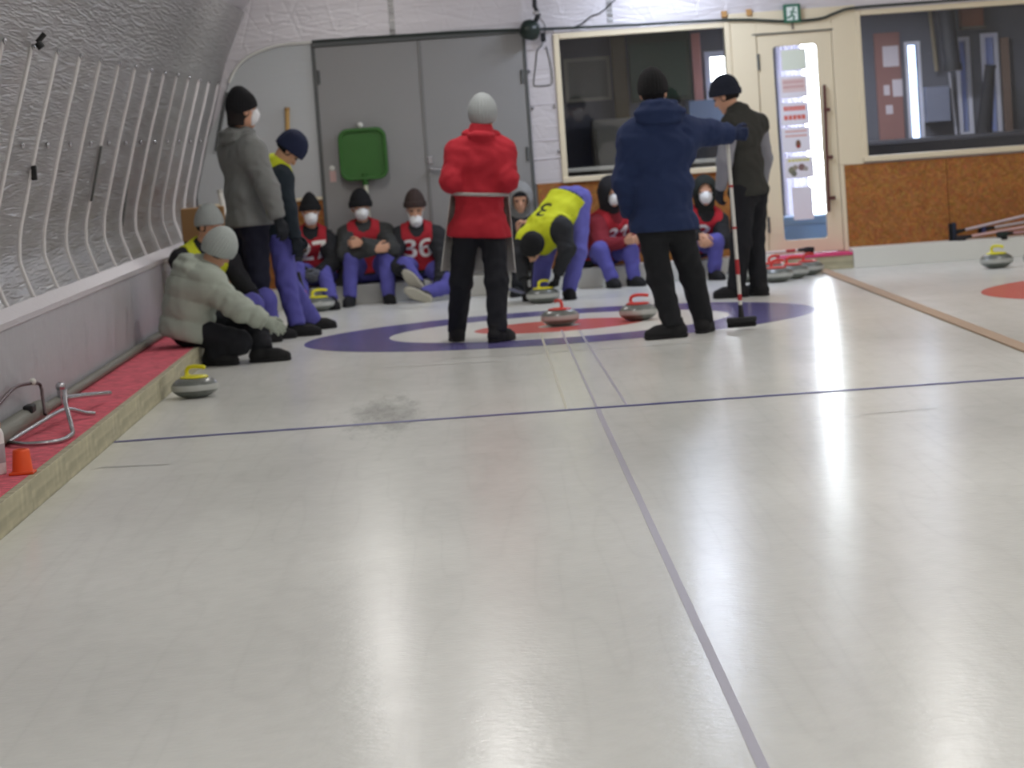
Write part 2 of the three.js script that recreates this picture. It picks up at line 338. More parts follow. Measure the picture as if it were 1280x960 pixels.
function person(J0, o) {
  const J = {}; for (const k in J0) J[k] = A(J0[k]);
  const s = o.size ?? 1, ground = o.ground ?? 0, fat = o.girth ?? 1;
  const base = V(J.pelvis.x, ground, J.pelvis.z), T = thing('person', o.label, 'person', base.toArray());
  for (const k in J) J[k].sub(base);

  for (const k of ['al', 'ar']) if (!o.freeFeet) J[k].y = Math.max(J[k].y, 0.082 * s);
  const P = J.pelvis, N = J.neck, su = N.clone().sub(P).normalize(), rs = J.sr.clone().sub(J.sl); rs.addScaledVector(su, -rs.dot(su)).normalize();
  const fs = su.clone().cross(rs).normalize();          // the way the chest faces
  const rp = o.hipRight ? A(o.hipRight).normalize() : rs.clone().setY(0).normalize();
  const F = frame(A(o.face), A(o.crown ?? [0, 1, 0])), H = J.head;
  const hipL = add(P, rp, -0.085 * s), hipR = add(P, rp, 0.085 * s);
  const C = add(mix(P, N, 0.70), fs, (o.hunch ?? 0) * -0.05), W = add(mix(P, N, 0.36), fs, (o.hunch ?? 0) * -0.04);
  const torso = (t, k = 0.08, q = {}) => [
    cone(add(P, rp, -0.06 * s * fat), add(P, rp, 0.06 * s * fat), (0.105 + t) * s, (0.105 + t) * s, k), cone(add(W, rs, -0.055 * s * fat), add(W, rs, 0.055 * s * fat), (0.098 + t) * s, (0.098 + t) * s, k),
    cone(add(C, rs, -0.075 * s * fat), add(C, rs, 0.075 * s * fat), (0.102 + t) * s, (0.102 + t) * s, k), cone(mix(J.sl, J.sr, 0.08), mix(J.sl, J.sr, 0.92), (0.058 + t) * s, (0.058 + t) * s, k),
    cone(P, N, (0.10 + t) * s, (0.058 + t) * s, k, q), cone(add(N, su, -0.02 * s), J.sl, (0.050 + t * 0.6) * s, (0.058 + t) * s, k * 0.7), cone(add(N, su, -0.02 * s), J.sr, (0.050 + t * 0.6) * s, (0.058 + t) * s, k * 0.7),
  ];
  const handOf = (side) => {
    const w = J['w' + side], e = J['e' + side], dir = o['hand' + side] ? A(o['hand' + side]).normalize() : w.clone().sub(e).normalize();
    const inward = o['palm' + side] ? A(o['palm' + side]) : add(P, su, 0.2).sub(w); inward.addScaledVector(dir, -inward.dot(dir)).normalize();
    const t = dir.clone().cross(inward).normalize(); if (t.dot(add(fs, UPV, 0.8)) < 0) t.negate();
    return [w, dir, inward, t];
  };
  // the body: one skin surface from head to feet
  const bt = [...torso(-0.028)];
  for (const side of ['l', 'r']) {
    const S = J['s' + side], E = J['e' + side], Wr = J['w' + side], hip = side === 'l' ? hipL : hipR, K = J['k' + side], An = J['a' + side], toe = A(o['toe' + side] ?? [0, 0, 1]).normalize();
    bt.push(cone(S, E, 0.046 * s, 0.038 * s, 0.03), cone(E, Wr, 0.038 * s, 0.024 * s, 0.02), cone(hip, K, 0.078 * s, 0.050 * s, 0.04), cone(K, An, 0.050 * s, 0.034 * s, 0.02), cone(add(An, UPV, -0.03 * s), add(An, UPV, -0.05 * s, toe, 0.14 * s), 0.032 * s, 0.022 * s, 0.02));
  }
  bt.push(cone(add(N, su, -0.03 * s), add(H, F.u, -0.05 * s, F.f, -0.012 * s), 0.056 * s, 0.050 * s, 0.02));
  const curl = { l: o.curl?.[0] ?? 0.45, r: o.curl?.[1] ?? 0.45 };
  const pieces = [mesh(union(bt), 0.015), mesh(union([...headPrims(H, F, s), cone(add(N, su, 0.0), add(H, F.u, -0.05 * s, F.f, -0.012 * s), 0.052 * s, 0.050 * s, 0.02)], (d, x, y, z) => {
    for (const sd of [-1, 1]) d = Math.max(d, 0.014 * s - Math.hypot(x - H.x - (F.r.x * sd * 0.032 + F.u.x * 0.012 + F.f.x * 0.092) * s, y - H.y - (F.r.y * sd * 0.032 + F.u.y * 0.012 + F.f.y * 0.092) * s, z - H.z - (F.r.z * sd * 0.032 + F.u.z * 0.012 + F.f.z * 0.092) * s));
    return d;
  }), 0.0055)];
  for (const side of ['l', 'r']) pieces.push(mesh(union(handPrims(...handOf(side), s * (o.gloves ? 0.94 : 1), curl[side])), 0.0045));
  part('body', joinIndexed(pieces), M.skin, T);
  for (const sd of [-1, 1]) part('eye', new THREE.SphereGeometry(0.0115 * s, 12, 8).translate(...add(H, F.r, sd * 0.032 * s, F.u, 0.012 * s, F.f, 0.077 * s).toArray()), M.eye, T);
  // hair, hat, hood, mask
  const hc = add(H, F.u, 0.028 * s, F.f, -0.012 * s), co = (x, y, z) => [(x - hc.x) * F.r.x + (y - hc.y) * F.r.y + (z - hc.z) * F.r.z, (x - hc.x) * F.u.x + (y - hc.y) * F.u.y + (z - hc.z) * F.u.z, (x - hc.x) * F.f.x + (y - hc.y) * F.f.y + (z - hc.z) * F.f.z];
  const drop = o.longHair ? 0.13 : 0.075;
  part('hair', mesh(union([ell(hc, F, 0.083 * s, 0.103 * s, 0.102 * s), cone(add(hc, F.f, -0.04 * s), add(hc, F.f, -0.045 * s, F.u, -drop * s), 0.07 * s, (o.longHair ? 0.06 : 0.04) * s)], (d, x, y, z) => {
    const [, u, f] = co(x, y, z); return Math.max(d, (f - 0.028 * s) * 0.8 - Math.max(0, u - 0.03 * s) * 0.75, -u - drop * s);
  }), 0.0075), cloth(o.hair ?? '#1c1614'), T);
  if (o.hat) {
    const h = o.hat, tall = h.tall ?? 0.01, slack = h.slack ?? 0.012;
    part('beanie', mesh(union([ell(add(hc, F.u, 0.004 * s), F, (0.084 + slack) * s, (0.104 + slack) * s, (0.103 + slack) * s), ell(add(hc, F.u, 0.06 * s + tall * s * 0.5, F.f, -0.02 * s), F, (h.wide ?? 0.062) * s, (0.06 + tall) * s, (h.wide ?? 0.062) * 1.1 * s, 0.05)], (d, x, y, z) => {
      const [r, u, f] = co(x, y, z), cut = (-0.004 + (h.low ?? 0)) * s + 0.34 * f - u;
      d += 0.0028 * Math.sin(30 * Math.atan2(r, f)) * (u > 0.09 * s ? 0.3 : 1);
      if (cut > -0.055 * s && !h.plain) d -= 0.008 * s;
      return Math.max(d, cut * 0.94);
    }), 0.006), cloth(h.color, { bump: 0.003 }), T);
    if (h.bobble) part('bobble', new THREE.SphereGeometry(h.bobble, 16, 12).translate(...add(hc, F.u, (0.125 + tall) * s, F.f, -0.025 * s).toArray()), cloth(h.color, { bump: 0.004 }), T);
  }
  if (o.hoodUp) part('hood', mesh(union([ell(add(hc, F.f, -0.012 * s), F, 0.122 * s, 0.138 * s, 0.132 * s), cone(add(hc, F.u, -0.06 * s, F.f, -0.02 * s), add(N, su, -0.03), 0.105 * s, 0.09 * s, 0.05)], (d, x, y, z) => {
    const [r, u, f] = co(x, y, z); return Math.max(d + folds(x, y, z, 0.004), 0.088 * s - Math.hypot(r * 1.05, (u + 0.035 * s) * 0.78, (f - 0.115 * s) * 0.72));
  }), 0.008), cloth(o.hoodUp), T);
  if (o.mask) {
    const mh = o.mask.low ? add(H, F.u, -0.062 * s, F.f, -0.002 * s) : H, hp = headPrims(mh, F, s).slice(0, 4), mc = add(mh, F.u, -0.045 * s, F.f, 0.085 * s);
    part('face_mask', mesh(union([...hp, ell(add(mh, F.u, -0.035 * s, F.f, 0.06 * s), F, 0.05 * s, 0.055 * s, 0.05 * s, 0.02)], (d, x, y, z) => Math.max(d - 0.007 * s, Math.hypot(x - mc.x, y - mc.y, z - mc.z) - 0.074 * s)), 0.0055), M.maskWhite, T);
    for (const sd of [-1, 1]) part('ear_loop', tube([add(mh, F.r, sd * 0.056 * s, F.u, -0.02 * s, F.f, 0.055 * s), add(H, F.r, sd * 0.078 * s, F.u, 0.018 * s, F.f, 0.02 * s), add(H, F.r, sd * 0.088 * s, F.u, 0.012 * s, F.f, -0.02 * s)].map((v) => v.toArray()), 0.003, 12), M.maskWhite, T);
  }
  // jacket
  const j = o.jacket, jt = j.thick ?? 0.012, puff = j.puff ?? 0, hemP = add(P, su, -(j.hem ?? 0.02) * s);
  const trunk = torso(jt, 0.08, puff ? { puff: puff * 1.4, per: j.per ?? 0.11 } : {});
  if ((j.hem ?? 0) > 0.04) trunk.push(cone(add(P, rs, -(j.flare ?? 0.06) * s, su, -(j.hem) * s), add(P, rs, (j.flare ?? 0.06) * s, su, -(j.hem) * s), (0.105 + jt) * s, (0.105 + jt) * s, 0.06));
  const waist = j.belt ? add(P, su, j.belt) : null;
  const trunkP = union(trunk, (d, x, y, z) => {
    const q = (x - hemP.x) * su.x + (y - hemP.y) * su.y + (z - hemP.z) * su.z;
    if (waist) { const b = (q - (j.hem ?? 0.02) * s - j.belt) / 0.03; d += 0.014 * Math.exp(-b * b); }
    if (puff) d -= puff * (Math.sqrt(Math.abs(Math.sin(Math.PI * (q + 0.01) / (j.per ?? 0.11)))) - 0.6);
    return Math.max(d + folds(x, y, z, j.folds ?? 0.007), -q);
  });
  const arms = [];
  for (const side of ['l', 'r']) {
    const S = J['s' + side], E = J['e' + side], Wr = J['w' + side], at = j.arm ?? jt;
    arms.push(cone(S, E, (0.062 + at) * s, (0.050 + at) * s, 0.045, puff ? { puff, per: 0.085 } : {}), cone(E, Wr, (0.050 + at) * s, (0.034 + at * 0.8) * s, 0.03, puff ? { cut: true, puff, per: 0.085 } : { cut: true }));
  }
  const collar = cone(add(N, su, -0.05 * s), add(N, su, (j.collar ?? 0.03) * s, F.f, 0.005), 0.075 * s, (0.066 + jt * 0.4) * s, 0.03, { cut: true });
  trunkP.k = 0.04;
  const armBumps = union(arms, (d, x, y, z) => d + folds(x * 1.3, y * 1.3, z * 1.3, j.folds ?? 0.007)); armBumps.k = 0.04;
  if (j.sleeves) {
    part(j.name ?? 'vest', mesh(union([trunkP, collar]), 0.012), cloth(j.color, j), T);
    armBumps.prims.forEach(() => 0);
    part('sleeve', mesh(union(arms.slice(0, 2), (d, x, y, z) => d + folds(x, y, z, 0.006)), 0.011), cloth(j.sleeves), T);
    part('sleeve', mesh(union(arms.slice(2), (d, x, y, z) => d + folds(x, y, z, 0.006)), 0.011), cloth(j.sleeves), T);
  } else part('jacket', mesh(union([trunkP, armBumps, collar]), 0.012), cloth(j.color, j), T);
  if (j.hood) part('hood', mesh(union([ell(add(N, fs, -0.075 * s, su, (j.hoodUp ?? 0.0) * s), { r: rs, u: su, f: fs }, 0.15 * s * (j.hood), 0.085 * s * j.hood, 0.075 * s * j.hood, 0.05), cone(add(N, rs, -0.085 * s, su, 0.015 * s), add(N, rs, -0.06 * s, fs, 0.06 * s), 0.045 * s, 0.03 * s, 0.04), cone(add(N, rs, 0.085 * s, su, 0.015 * s), add(N, rs, 0.06 * s, fs, 0.06 * s), 0.045 * s, 0.03 * s, 0.04)], (d, x, y, z) => {
    const q = (x - N.x) * su.x + (y - N.y) * su.y + (z - N.z) * su.z; return d + folds(x, y, z, 0.008) - 0.006 * Math.sin(q * 90);
  }), 0.011), cloth(j.hoodColor ?? j.color, j), T);
  if (o.gloves) for (const side of ['l', 'r']) part('glove', mesh(union([...handPrims(...handOf(side), s, curl[side], 0.0035), cone(add(J['w' + side], handOf(side)[1], -0.04 * s), add(J['w' + side], handOf(side)[1], 0.03 * s), 0.034 * s, 0.024 * s, 0.02)]), 0.005), cloth(o.gloves), T);
  // bib over the jacket
  if (o.bib) {
    const b = o.bib, key = b.color + b.num + (b.at ?? ''), nk = add(N, fs, b.back ? -0.02 : 0.05);
    if (!textureMats.has(key)) textureMats.set(key, std('#ffffff', 0.85, { map: bibTexture(b.color, b.num, b.ink ?? '#f2efe8', b.at, b.fontSize), bumpMap: clothBump, bumpScale: 0.001 }));
    const half = (b.half ?? 0.15) * s, hemB = add(P, su, (b.hem ?? 0.02) * s);
    const g = mesh(union(torso(jt + 0.012, 0.08), (d, x, y, z) => {
      const side = Math.abs((x - C.x) * rs.x + (y - C.y) * rs.y + (z - C.z) * rs.z), q = (x - hemB.x) * su.x + (y - hemB.y) * su.y + (z - hemB.z) * su.z, up = (x - N.x) * su.x + (y - N.y) * su.y + (z - N.z) * su.z;
      const shoulderCut = up > -0.22 * s ? side - half : side - half * 1.25;
      return Math.max(d + folds(x, y, z, 0.006), -q, shoulderCut, (b.neck ?? 0.095) * s - Math.hypot(x - nk.x, (y - nk.y) * 0.9, z - nk.z));
    }), 0.010);
    const p = g.attributes.position, n = g.attributes.normal, uv = g.attributes.uv;
    for (let i = 0; i < p.count; i++) {
      const dx = p.getX(i) - C.x, dy = p.getY(i) - C.y, dz = p.getZ(i) - C.z, r = dx * rs.x + dy * rs.y + dz * rs.z, u = dx * su.x + dy * su.y + dz * su.z, fr = dx * fs.x + dy * fs.y + dz * fs.z;
      uv.setXY(i, Math.max(0.01, Math.min(0.99, 0.5 + (fr > 0 ? -1 : 1) * r / (0.36 * s))), Math.max(0.01, Math.min(0.99, 0.62 + u / (0.36 * s))));
    }
    part('bib', g, textureMats.get(key), T);
  }
  // trousers and shoes
  const t = o.trousers, legs = [cone(add(P, rp, -0.062 * s), add(P, rp, 0.062 * s), 0.112 * s, 0.112 * s, 0.06)];
  for (const side of ['l', 'r']) {
    const hip = side === 'l' ? hipL : hipR, K = J['k' + side], An = J['a' + side], w = t.wide ?? 0.012;
    legs.push(cone(hip, K, (0.088 + w * 0.5) * s, (0.058 + w) * s, 0.03), cone(K, add(An, An.clone().sub(K).normalize(), 0.02 * s), (0.058 + w) * s, (0.044 + w) * s, 0.03, { cut: true }));
  }
  part('trousers', mesh(union(legs, (d, x, y, z) => Math.max(d + folds(x * 1.1, y * 0.9, z * 1.1, t.folds ?? 0.008), -y + 0.012)), 0.012), cloth(t.color), T);
  for (const side of ['l', 'r']) {
    const An = J['a' + side], toe = A(o['toe' + side] ?? [0, 0, 1]).normalize(), up = A(o['sole' + side] ?? [0, 1, 0]).normalize(), f = frame(toe, up);
    const low = o.freeFeet ? add(An, f.u, -0.082 * s) : V(An.x, 0, An.z), at = (a, b, c = 0) => add(low, f.f, a * s, f.u, b * s, f.r, c * s);
    const sole = o.shoes?.sole ?? o.shoes?.color ?? '#1b1b1d';
    const sh = part('shoe', mesh(union([cone(at(-0.05, 0.045), at(0.10, 0.042), 0.044 * s, 0.045 * s, 0.03), cone(at(0.06, 0.04, 0.008), at(0.155, 0.032), 0.046 * s, 0.036 * s, 0.03), cone(at(-0.02, 0.05), at(-0.015, 0.125), 0.050 * s, 0.052 * s, 0.03, { cut: true })], (d, x, y, z) => Math.max(d, 0.012 * s - ((x - low.x) * f.u.x + (y - low.y) * f.u.y + (z - low.z) * f.u.z))), 0.0075), cloth(o.shoes?.color ?? '#1b1b1d'), T);
    part('sole', mesh(union([cone(at(-0.05, 0.03), at(0.10, 0.03), 0.050 * s, 0.052 * s, 0.03), cone(at(0.06, 0.03, 0.006), at(0.155, 0.03), 0.052 * s, 0.042 * s, 0.03)], (d, x, y, z) => { const q = (x - low.x) * f.u.x + (y - low.y) * f.u.y + (z - low.z) * f.u.z; return Math.max(d, -q + 0.001, q - 0.022 * s); }), 0.0075), cloth(sole), sh);
  }
  return { T, J, P, N, su, rs, fs, F, H, s };
}
// ------------------------------------------------------------------ the ice sheet
const ZB = -5.05, ZF = 27.5, X0 = -2.43, X1 = 2.43, XE = 7.33;       // back wall, far end behind the camera, sheet edges
const floor = struct('floor', box(-3.4, 8.6, -0.2, 0, ZB - 0.2, ZF + 0.2), M.ice);
const flatY = (g, y) => g.rotateX(-Math.PI / 2).translate(0, y, 0);
function ringAt(name, x, z, r0, r1, mat, y) {
  const g = flatY(r0 ? new THREE.RingGeometry(r0, r1, 128, 1) : new THREE.CircleGeometry(r1, 96), y).translate(x, 0, z);
  struct(name, planar(g), mat, floor);
}
function stripe(name, a, b, w, mat, y = 0.0012) {
  const d = new THREE.Vector2(b[0] - a[0], b[1] - a[1]), n = new THREE.Vector2(-d.y, d.x).normalize().multiplyScalar(w / 2), g = new THREE.BufferGeometry();
  const v = [[a[0] + n.x, a[1] + n.y], [b[0] + n.x, b[1] + n.y], [b[0] - n.x, b[1] - n.y], [a[0] - n.x, a[1] - n.y]];
  g.setAttribute('position', new THREE.Float32BufferAttribute(v.flatMap(([x, z]) => [x, y, z]), 3)); g.setAttribute('normal', new THREE.Float32BufferAttribute([0, 1, 0, 0, 1, 0, 0, 1, 0, 0, 1, 0], 3));
  g.setAttribute('uv', new THREE.Float32BufferAttribute(v.flat(), 2)); g.setIndex([0, 1, 2, 0, 2, 3]);
  struct(name, g, mat, floor);
}
for (const [x, outer, inner] of [[0, M.iceBlue, M.iceRed], [4.89, M.iceRed, M.iceBlue]]) {
  ringAt('house_ring', x, 0, 1.219, 1.829, outer, 0.0010); ringAt('house_ring', x, 0, 0.61, 1.219, M.iceWhite, 0.0010); ringAt('house_ring', x, 0, 0.15, 0.61, inner, 0.0010); ringAt('house_button', x, 0, 0, 0.15, M.iceWhite, 0.0010);
}
stripe('hog_line', [X0, 6.27], [X1, 6.36], 0.085, M.hogLine, 0.0016); stripe('hog_line', [X1 + 0.1, 6.36], [XE, 6.44], 0.085, M.hogLine, 0.0016);
stripe('centre_line', [0, 6.3], [0, 26], 0.026, M.faintLine); stripe('centre_line', [0, 0.5], [0, 6.3], 0.012, M.faintLine, 0.0014);
stripe('guide_line', [-0.15, 0.6], [-0.152, 6.3], 0.014, M.yellowLine, 0.0014); stripe('guide_line', [0.12, 0.6], [0.15, 6.3], 0.014, M.faintLine, 0.0014);
for (const [a, b, w] of [[[-1.18, 2.73], [-0.45, 2.87], 0.03], [[-0.78, 2.39], [0.95, 2.5], 0.03], [[-1.43, -3.66], [-0.89, -3.4], 0.03], [[-2.36, 7.45], [-2.02, 7.53], 0.03], [[0.9, 7.6], [1.5, 7.5], 0.012]]) stripe('scratch', a, b, w, M.scratch, 0.0013);
{ // a mottled dirty smear on the ice
  const map = dataTex(128, 128, (u, v) => {
    const r = Math.hypot((u - 0.5) * 2, (v - 0.5) * 2), a = Math.max(0, Math.min(1, (1.0 - r) * 1.2 - 0.15 + 0.55 * (n8(u, v) - 0.5) + 0.45 * (n16(u, v) - 0.5) + 0.5 * (n64(u, v) - 0.5)));
    return [0.36, 0.36, 0.35, a * 0.34];
  }, true);
  map.wrapS = map.wrapT = THREE.ClampToEdgeWrapping;
  const g = flatY(new THREE.PlaneGeometry(0.52, 2.6, 1, 1), 0.0015).translate(-1.08, 0, 5.9);
  struct('stain', g, phys('#ffffff', 0.4, { map, transparent: true, ior: 1.31 }), floor);
}
struct('trim_1', box(X1 - 0.02, X1 + 0.075, 0, 0.014, -4.68, ZF, 0.006), M.divider);

// ------------------------------------------------------------------ the vaulted hall
const wallProfile = [[-2.85, 0.655], [-2.925, 0.70], [-2.962, 0.80], [-2.988, 0.885], [-2.990, 0.93], [-2.978, 1.05], [-2.91, 1.30], [-2.83, 1.58], [-2.745, 1.85], [-2.70, 2.0], [-2.635, 2.2], [-2.44, 2.62]];
const vaultProfile = [[-2.44, 2.62], [-2.05, 3.10], [-1.3, 3.60], [-0.2, 3.98], [1.1, 4.20], [2.44, 4.27], [3.78, 4.20], [5.08, 3.98], [6.18, 3.60], [6.93, 3.10], [7.32, 2.62]];
{ // outer shell: thick walls and roof
  const mirror = (l) => l.map(([x, y]) => [4.88 - x, y]).reverse(), inner = wallProfile.map(([x, y]) => [x - 0.03, y]), outer = wallProfile.map(([x, y]) => [x - 0.15, y]);
  const vin = vaultProfile.map(([x, y], i) => (i === 0 ? [x - 0.03, y] : i === vaultProfile.length - 1 ? [x + 0.03, y] : [x, y])), vout = vaultProfile.map(([x, y]) => [2.44 + (x - 2.44) * 1.032, y + 0.15]);
  const run = (list) => planar(slab(shapeOf(list), ZB - 0.2, ZF - ZB + 0.4));
  struct('ceiling', run([...vin, ...vout.slice().reverse()]), M.foilWall);
  const sideWall = [[-2.87, 0], [-2.87, 0.655], ...inner, [-2.62, 2.75], ...outer.slice().reverse(), [-3.05, 0]];
  struct('wall_left_outer', run(sideWall), M.foilWall); struct('wall_right', run(mirror(sideWall)), M.foilWall);
  struct('wall_front', box(-3.1, 8, 0, 4.5, ZF, ZF + 0.2), M.foilWall);
}
const wallLeft = structGroup('wall_left');
struct('steel_panel', box(-2.87, -2.85, 0.13, 0.64, ZB, ZF), M.steel, wallLeft);
struct('foil_hem', [planar(slab(shapeOf([[-2.845, 0.630], [-2.838, 0.634], [-2.838, 0.665], [-2.915, 0.712], [-2.93, 0.705], [-2.86, 0.652]]), ZB, ZF - ZB))], M.foilWall, wallLeft);
const prof = new THREE.CatmullRomCurve3(wallProfile.map(([x, y]) => V(x, y, 0)), false, 'catmullrom', 0.4);
const PP = prof.getSpacedPoints(56), bay = 0.905, bayStart = 6.15 + bay * 23;
function foilBay(z0, z1, k) {                          // one quilted foil panel between two ribs: sagging, with wrinkles across
  const nu = 18, nv = 56, g = new THREE.PlaneGeometry(1, 1, nu, nv), p = g.attributes.position, uv = g.attributes.uv;
  let len = 0;
  for (let j = 0; j <= nv; j++) {
    const a = PP[j], b = PP[Math.min(nv, j + 1)], c = PP[Math.max(0, j - 1)], tx = b.x - c.x, ty = b.y - c.y, l = Math.hypot(tx, ty); if (j) len += a.distanceTo(PP[j - 1]);
    for (let i = 0; i <= nu; i++) {
      const t = i / nu, z = z1 + (z0 - z1) * t, w = Math.sin(Math.PI * t), q = Math.sin(j * 1.7 + k * 2.1 + 3 * t) * Math.sin(j * 0.63 + 5 * t + k) * 0.006 + Math.sin(j * 0.9 - 4 * t + k * 1.3) * 0.004;
      const flatTop = a.y > 2 ? 0.35 : 1, off = (-0.012 * w + q * w) * flatTop, o = j * (nu + 1) + i;
      p.setXYZ(o, a.x + ty / l * off * 1, a.y - tx / l * off, z); uv.setXY(o, z + 0.37 * k, len + 0.21 * k);
    }
  }
  g.computeVertexNormals(); return g;
}
const ribGeo = new THREE.TubeGeometry(new THREE.CatmullRomCurve3(wallProfile.filter(([, y]) => y < 2.01).map(([x, y]) => V(x + 0.002, y, 0)), false, 'catmullrom', 0.4), 40, 0.014, 8, false);
const clipGeo = new THREE.SphereGeometry(0.018, 10, 8).scale(0.6, 1, 1);
for (let k = 0; k < 36; k++) {
  const z1 = bayStart - bay * k, z0 = Math.max(ZB, z1 - bay);
  if (z1 < ZB) break;
  struct('foil_panel', foilBay(z0, z1, k), M.foil, wallLeft);
  const r = struct('rib', ribGeo, M.rib, wallLeft); r.position.z = z1;
  if (z1 < 9) for (const [x, y, dz] of [[-2.685, 2.0, 0], [-2.845, 1.515, -0.42]]) { const c = struct('clip', clipGeo, M.chrome, wallLeft); c.position.set(x, y, z1 + dz); }
}
struct('hook', [rod([-2.62, 2.06, 6.17], [-2.66, 2.02, 6.17], 0.014, 0.014), rod([-2.66, 2.02, 6.17], [-2.64, 1.99, 6.17], 0.02)], M.black, wallLeft);
struct('strap_end', box(-2.885, -2.855, 1.33, 1.41, 5.23, 5.26, 0.006), M.black, wallLeft);
struct('seam', [rod([-2.93, 1.16, 2.55], [-2.84, 1.5, 2.55], 0.008), rod([-2.975, 0.95, 0.71], [-2.90, 1.30, 0.71], 0.009), rod([-2.90, 1.30, -0.2], [-2.80, 1.66, -0.2], 0.008)], M.darkSeam, wallLeft);

// raised side walkway with red carpet and a wooden curb
const walk = structGroup('trim_2');
struct('deck', box(-2.87, -2.47, 0, 0.118, -4.7, ZF), M.curb, walk);
for (const [z0, z1] of [[-4.7, 1.9], [1.906, 5.08], [5.086, 8.26], [8.266, 14], [14.006, ZF]]) struct('carpet_piece', box(-2.862, -2.468, 0.118, 0.133, z0, z1, 0.005), M.carpet, walk);
struct('curb_board', box(-2.468, -2.43, 0, 0.135, -4.7, 3.2, 0.004), M.curb, walk); struct('curb_board', box(-2.468, -2.43, 0, 0.133, 3.203, ZF, 0.004), M.curb, walk);

// ------------------------------------------------------------------ the back wall and what is set in it
const G2 = [2.18, 2.565, 0.27, 1.985], W1 = [0.30, 1.76, 0.97, 2.185], W2 = [2.965, 6.2, 0.965, 2.205];
const wallBack = structGroup('wall_back');
{
  const s = shapeOf([[-3.0, 0], [-3.0, 1.1], [-2.6, 2.35], [-2.40, 2.75], ...vaultProfile.slice(1, -1), [7.28, 2.75], [7.5, 2.35], [7.9, 1.1], [7.9, 0]]);
  s.holes.push(rectHole(...W1), rectHole(...W2), rectHole(2.08, 2.66, 0.14, 2.06));
  struct('foil_sheet', planar(slab(s, ZB - 0.15, 0.15)), M.foilWall, wallBack);
  const front = (x0, x1, y0, y1, d, r = 0.006) => box(x0, x1, y0, y1, ZB, ZB + d, r);
  // pale panel at the left, with the brown dado under it
  struct('pale_panel', planar(slab(shapeOf([[-2.98, 0.95], [-2.98, 1.05], [-2.91, 1.3], [-2.83, 1.58], [-2.70, 1.8], [-2.635, 1.98], [-2.56, 2.10], [-2.45, 2.20], [-2.26, 2.275], [-2.08, 2.295], [-1.87, 2.295], [-1.87, 0.95]]), ZB, 0.03)), M.panelGrey, wallBack);
  struct('rail', front(-2.97, -1.87, 0.925, 0.955, 0.045), M.cream, wallBack);
  for (const [x0, x1] of [[-2.97, -1.87], [0.02, 0.92], [0.924, 1.80], [2.745, 3.65], [3.654, 4.56], [4.564, 5.47], [5.474, 7.8]]) struct('board', front(x0, x1, 0.14, x0 > 2.5 ? 0.90 : 0.925, 0.03, 0.003), M.osb, wallBack);
  struct('foil_strip', front(-0.015, 0.275, 0.925, 2.27, 0.022), M.foilWall, wallBack);
  for (const [y, h] of [[1.30, 0.012], [1.62, 0.010], [1.93, 0.012], [1.14, 0.01], [2.1, 0.008]]) struct('foil_fold', box(-0.012, 0.272, y, y + h, ZB + 0.018, ZB + 0.030, 0.004), M.foilWall, wallBack);
  for (const [x, y] of [[0.03, 1.60], [0.22, 1.60], [0.02, 1.92], [0.23, 1.2]]) { const c = struct('rivet', clipGeo, M.chrome, wallBack); c.position.set(x, y, ZB + 0.03); }
  struct('foil_tape', front(-1.18, -1.13, 2.30, 2.75, 0.006, 0.002), M.foil, wallBack); struct('foil_tape', front(0.74, 0.79, 2.30, 2.75, 0.006, 0.002), M.foil, wallBack);
  struct('head_rail', front(-1.87, 0.0, 2.265, 2.305, 0.07), M.darkSeam, wallBack);
  // cream boards round the glazed door
  struct('cream_board', front(1.80, 2.035, 0.14, 2.30, 0.035), M.cream, wallBack); struct('cream_board', front(2.705, 2.925, 0.90, 2.30, 0.035), M.cream, wallBack); struct('cream_board', front(2.705, 2.745, 0.14, 0.90, 0.035), M.cream, wallBack);
  struct('cream_board', front(2.035, 2.705, 2.105, 2.30, 0.035), M.cream, wallBack);
  for (const x of [1.77, 1.99]) struct('wood_block', box(x - 0.025, x + 0.025, 2.27, 2.33, ZB, ZB + 0.05, 0.006), std('#b98d55', 0.7), wallBack);
  struct('arch_pipe', tube([[-1.87, 2.312, ZB + 0.05], [-2.08, 2.312, ZB + 0.05], [-2.25, 2.29, ZB + 0.05], [-2.44, 2.222, ZB + 0.05], [-2.55, 2.13, ZB + 0.05], [-2.625, 2.01, ZB + 0.05]], 0.014, 40), M.white, wallBack);
  struct('dark_pipe', rod([-2.65, 1.93, ZB + 0.06], [-2.785, 1.42, ZB + 0.06], 0.015), M.darkSeam, wallBack);
}
function windowAt(n, [x0, x1, y0, y1], w) {
  const g = structGroup('window_' + n), z0 = ZB - 0.10, z1 = ZB + 0.05;
  for (const b of [[x0 - w, x0, y0 - w, y1 + w], [x1, x1 + w, y0 - w, y1 + w], [x0, x1, y1, y1 + w]]) struct('frame', box(...b, z0, z1, 0.008), M.cream, g);
  struct('sill', box(x0 - w, x1 + w, y0 - w, y0, z0, z1 + 0.012, 0.008), M.cream, g);
  struct('pane', box(x0, x1, y0, y1, ZB - 0.055, ZB - 0.051), M.glass, g);
}
windowAt(1, W1, 0.05); windowAt(2, W2, 0.048);
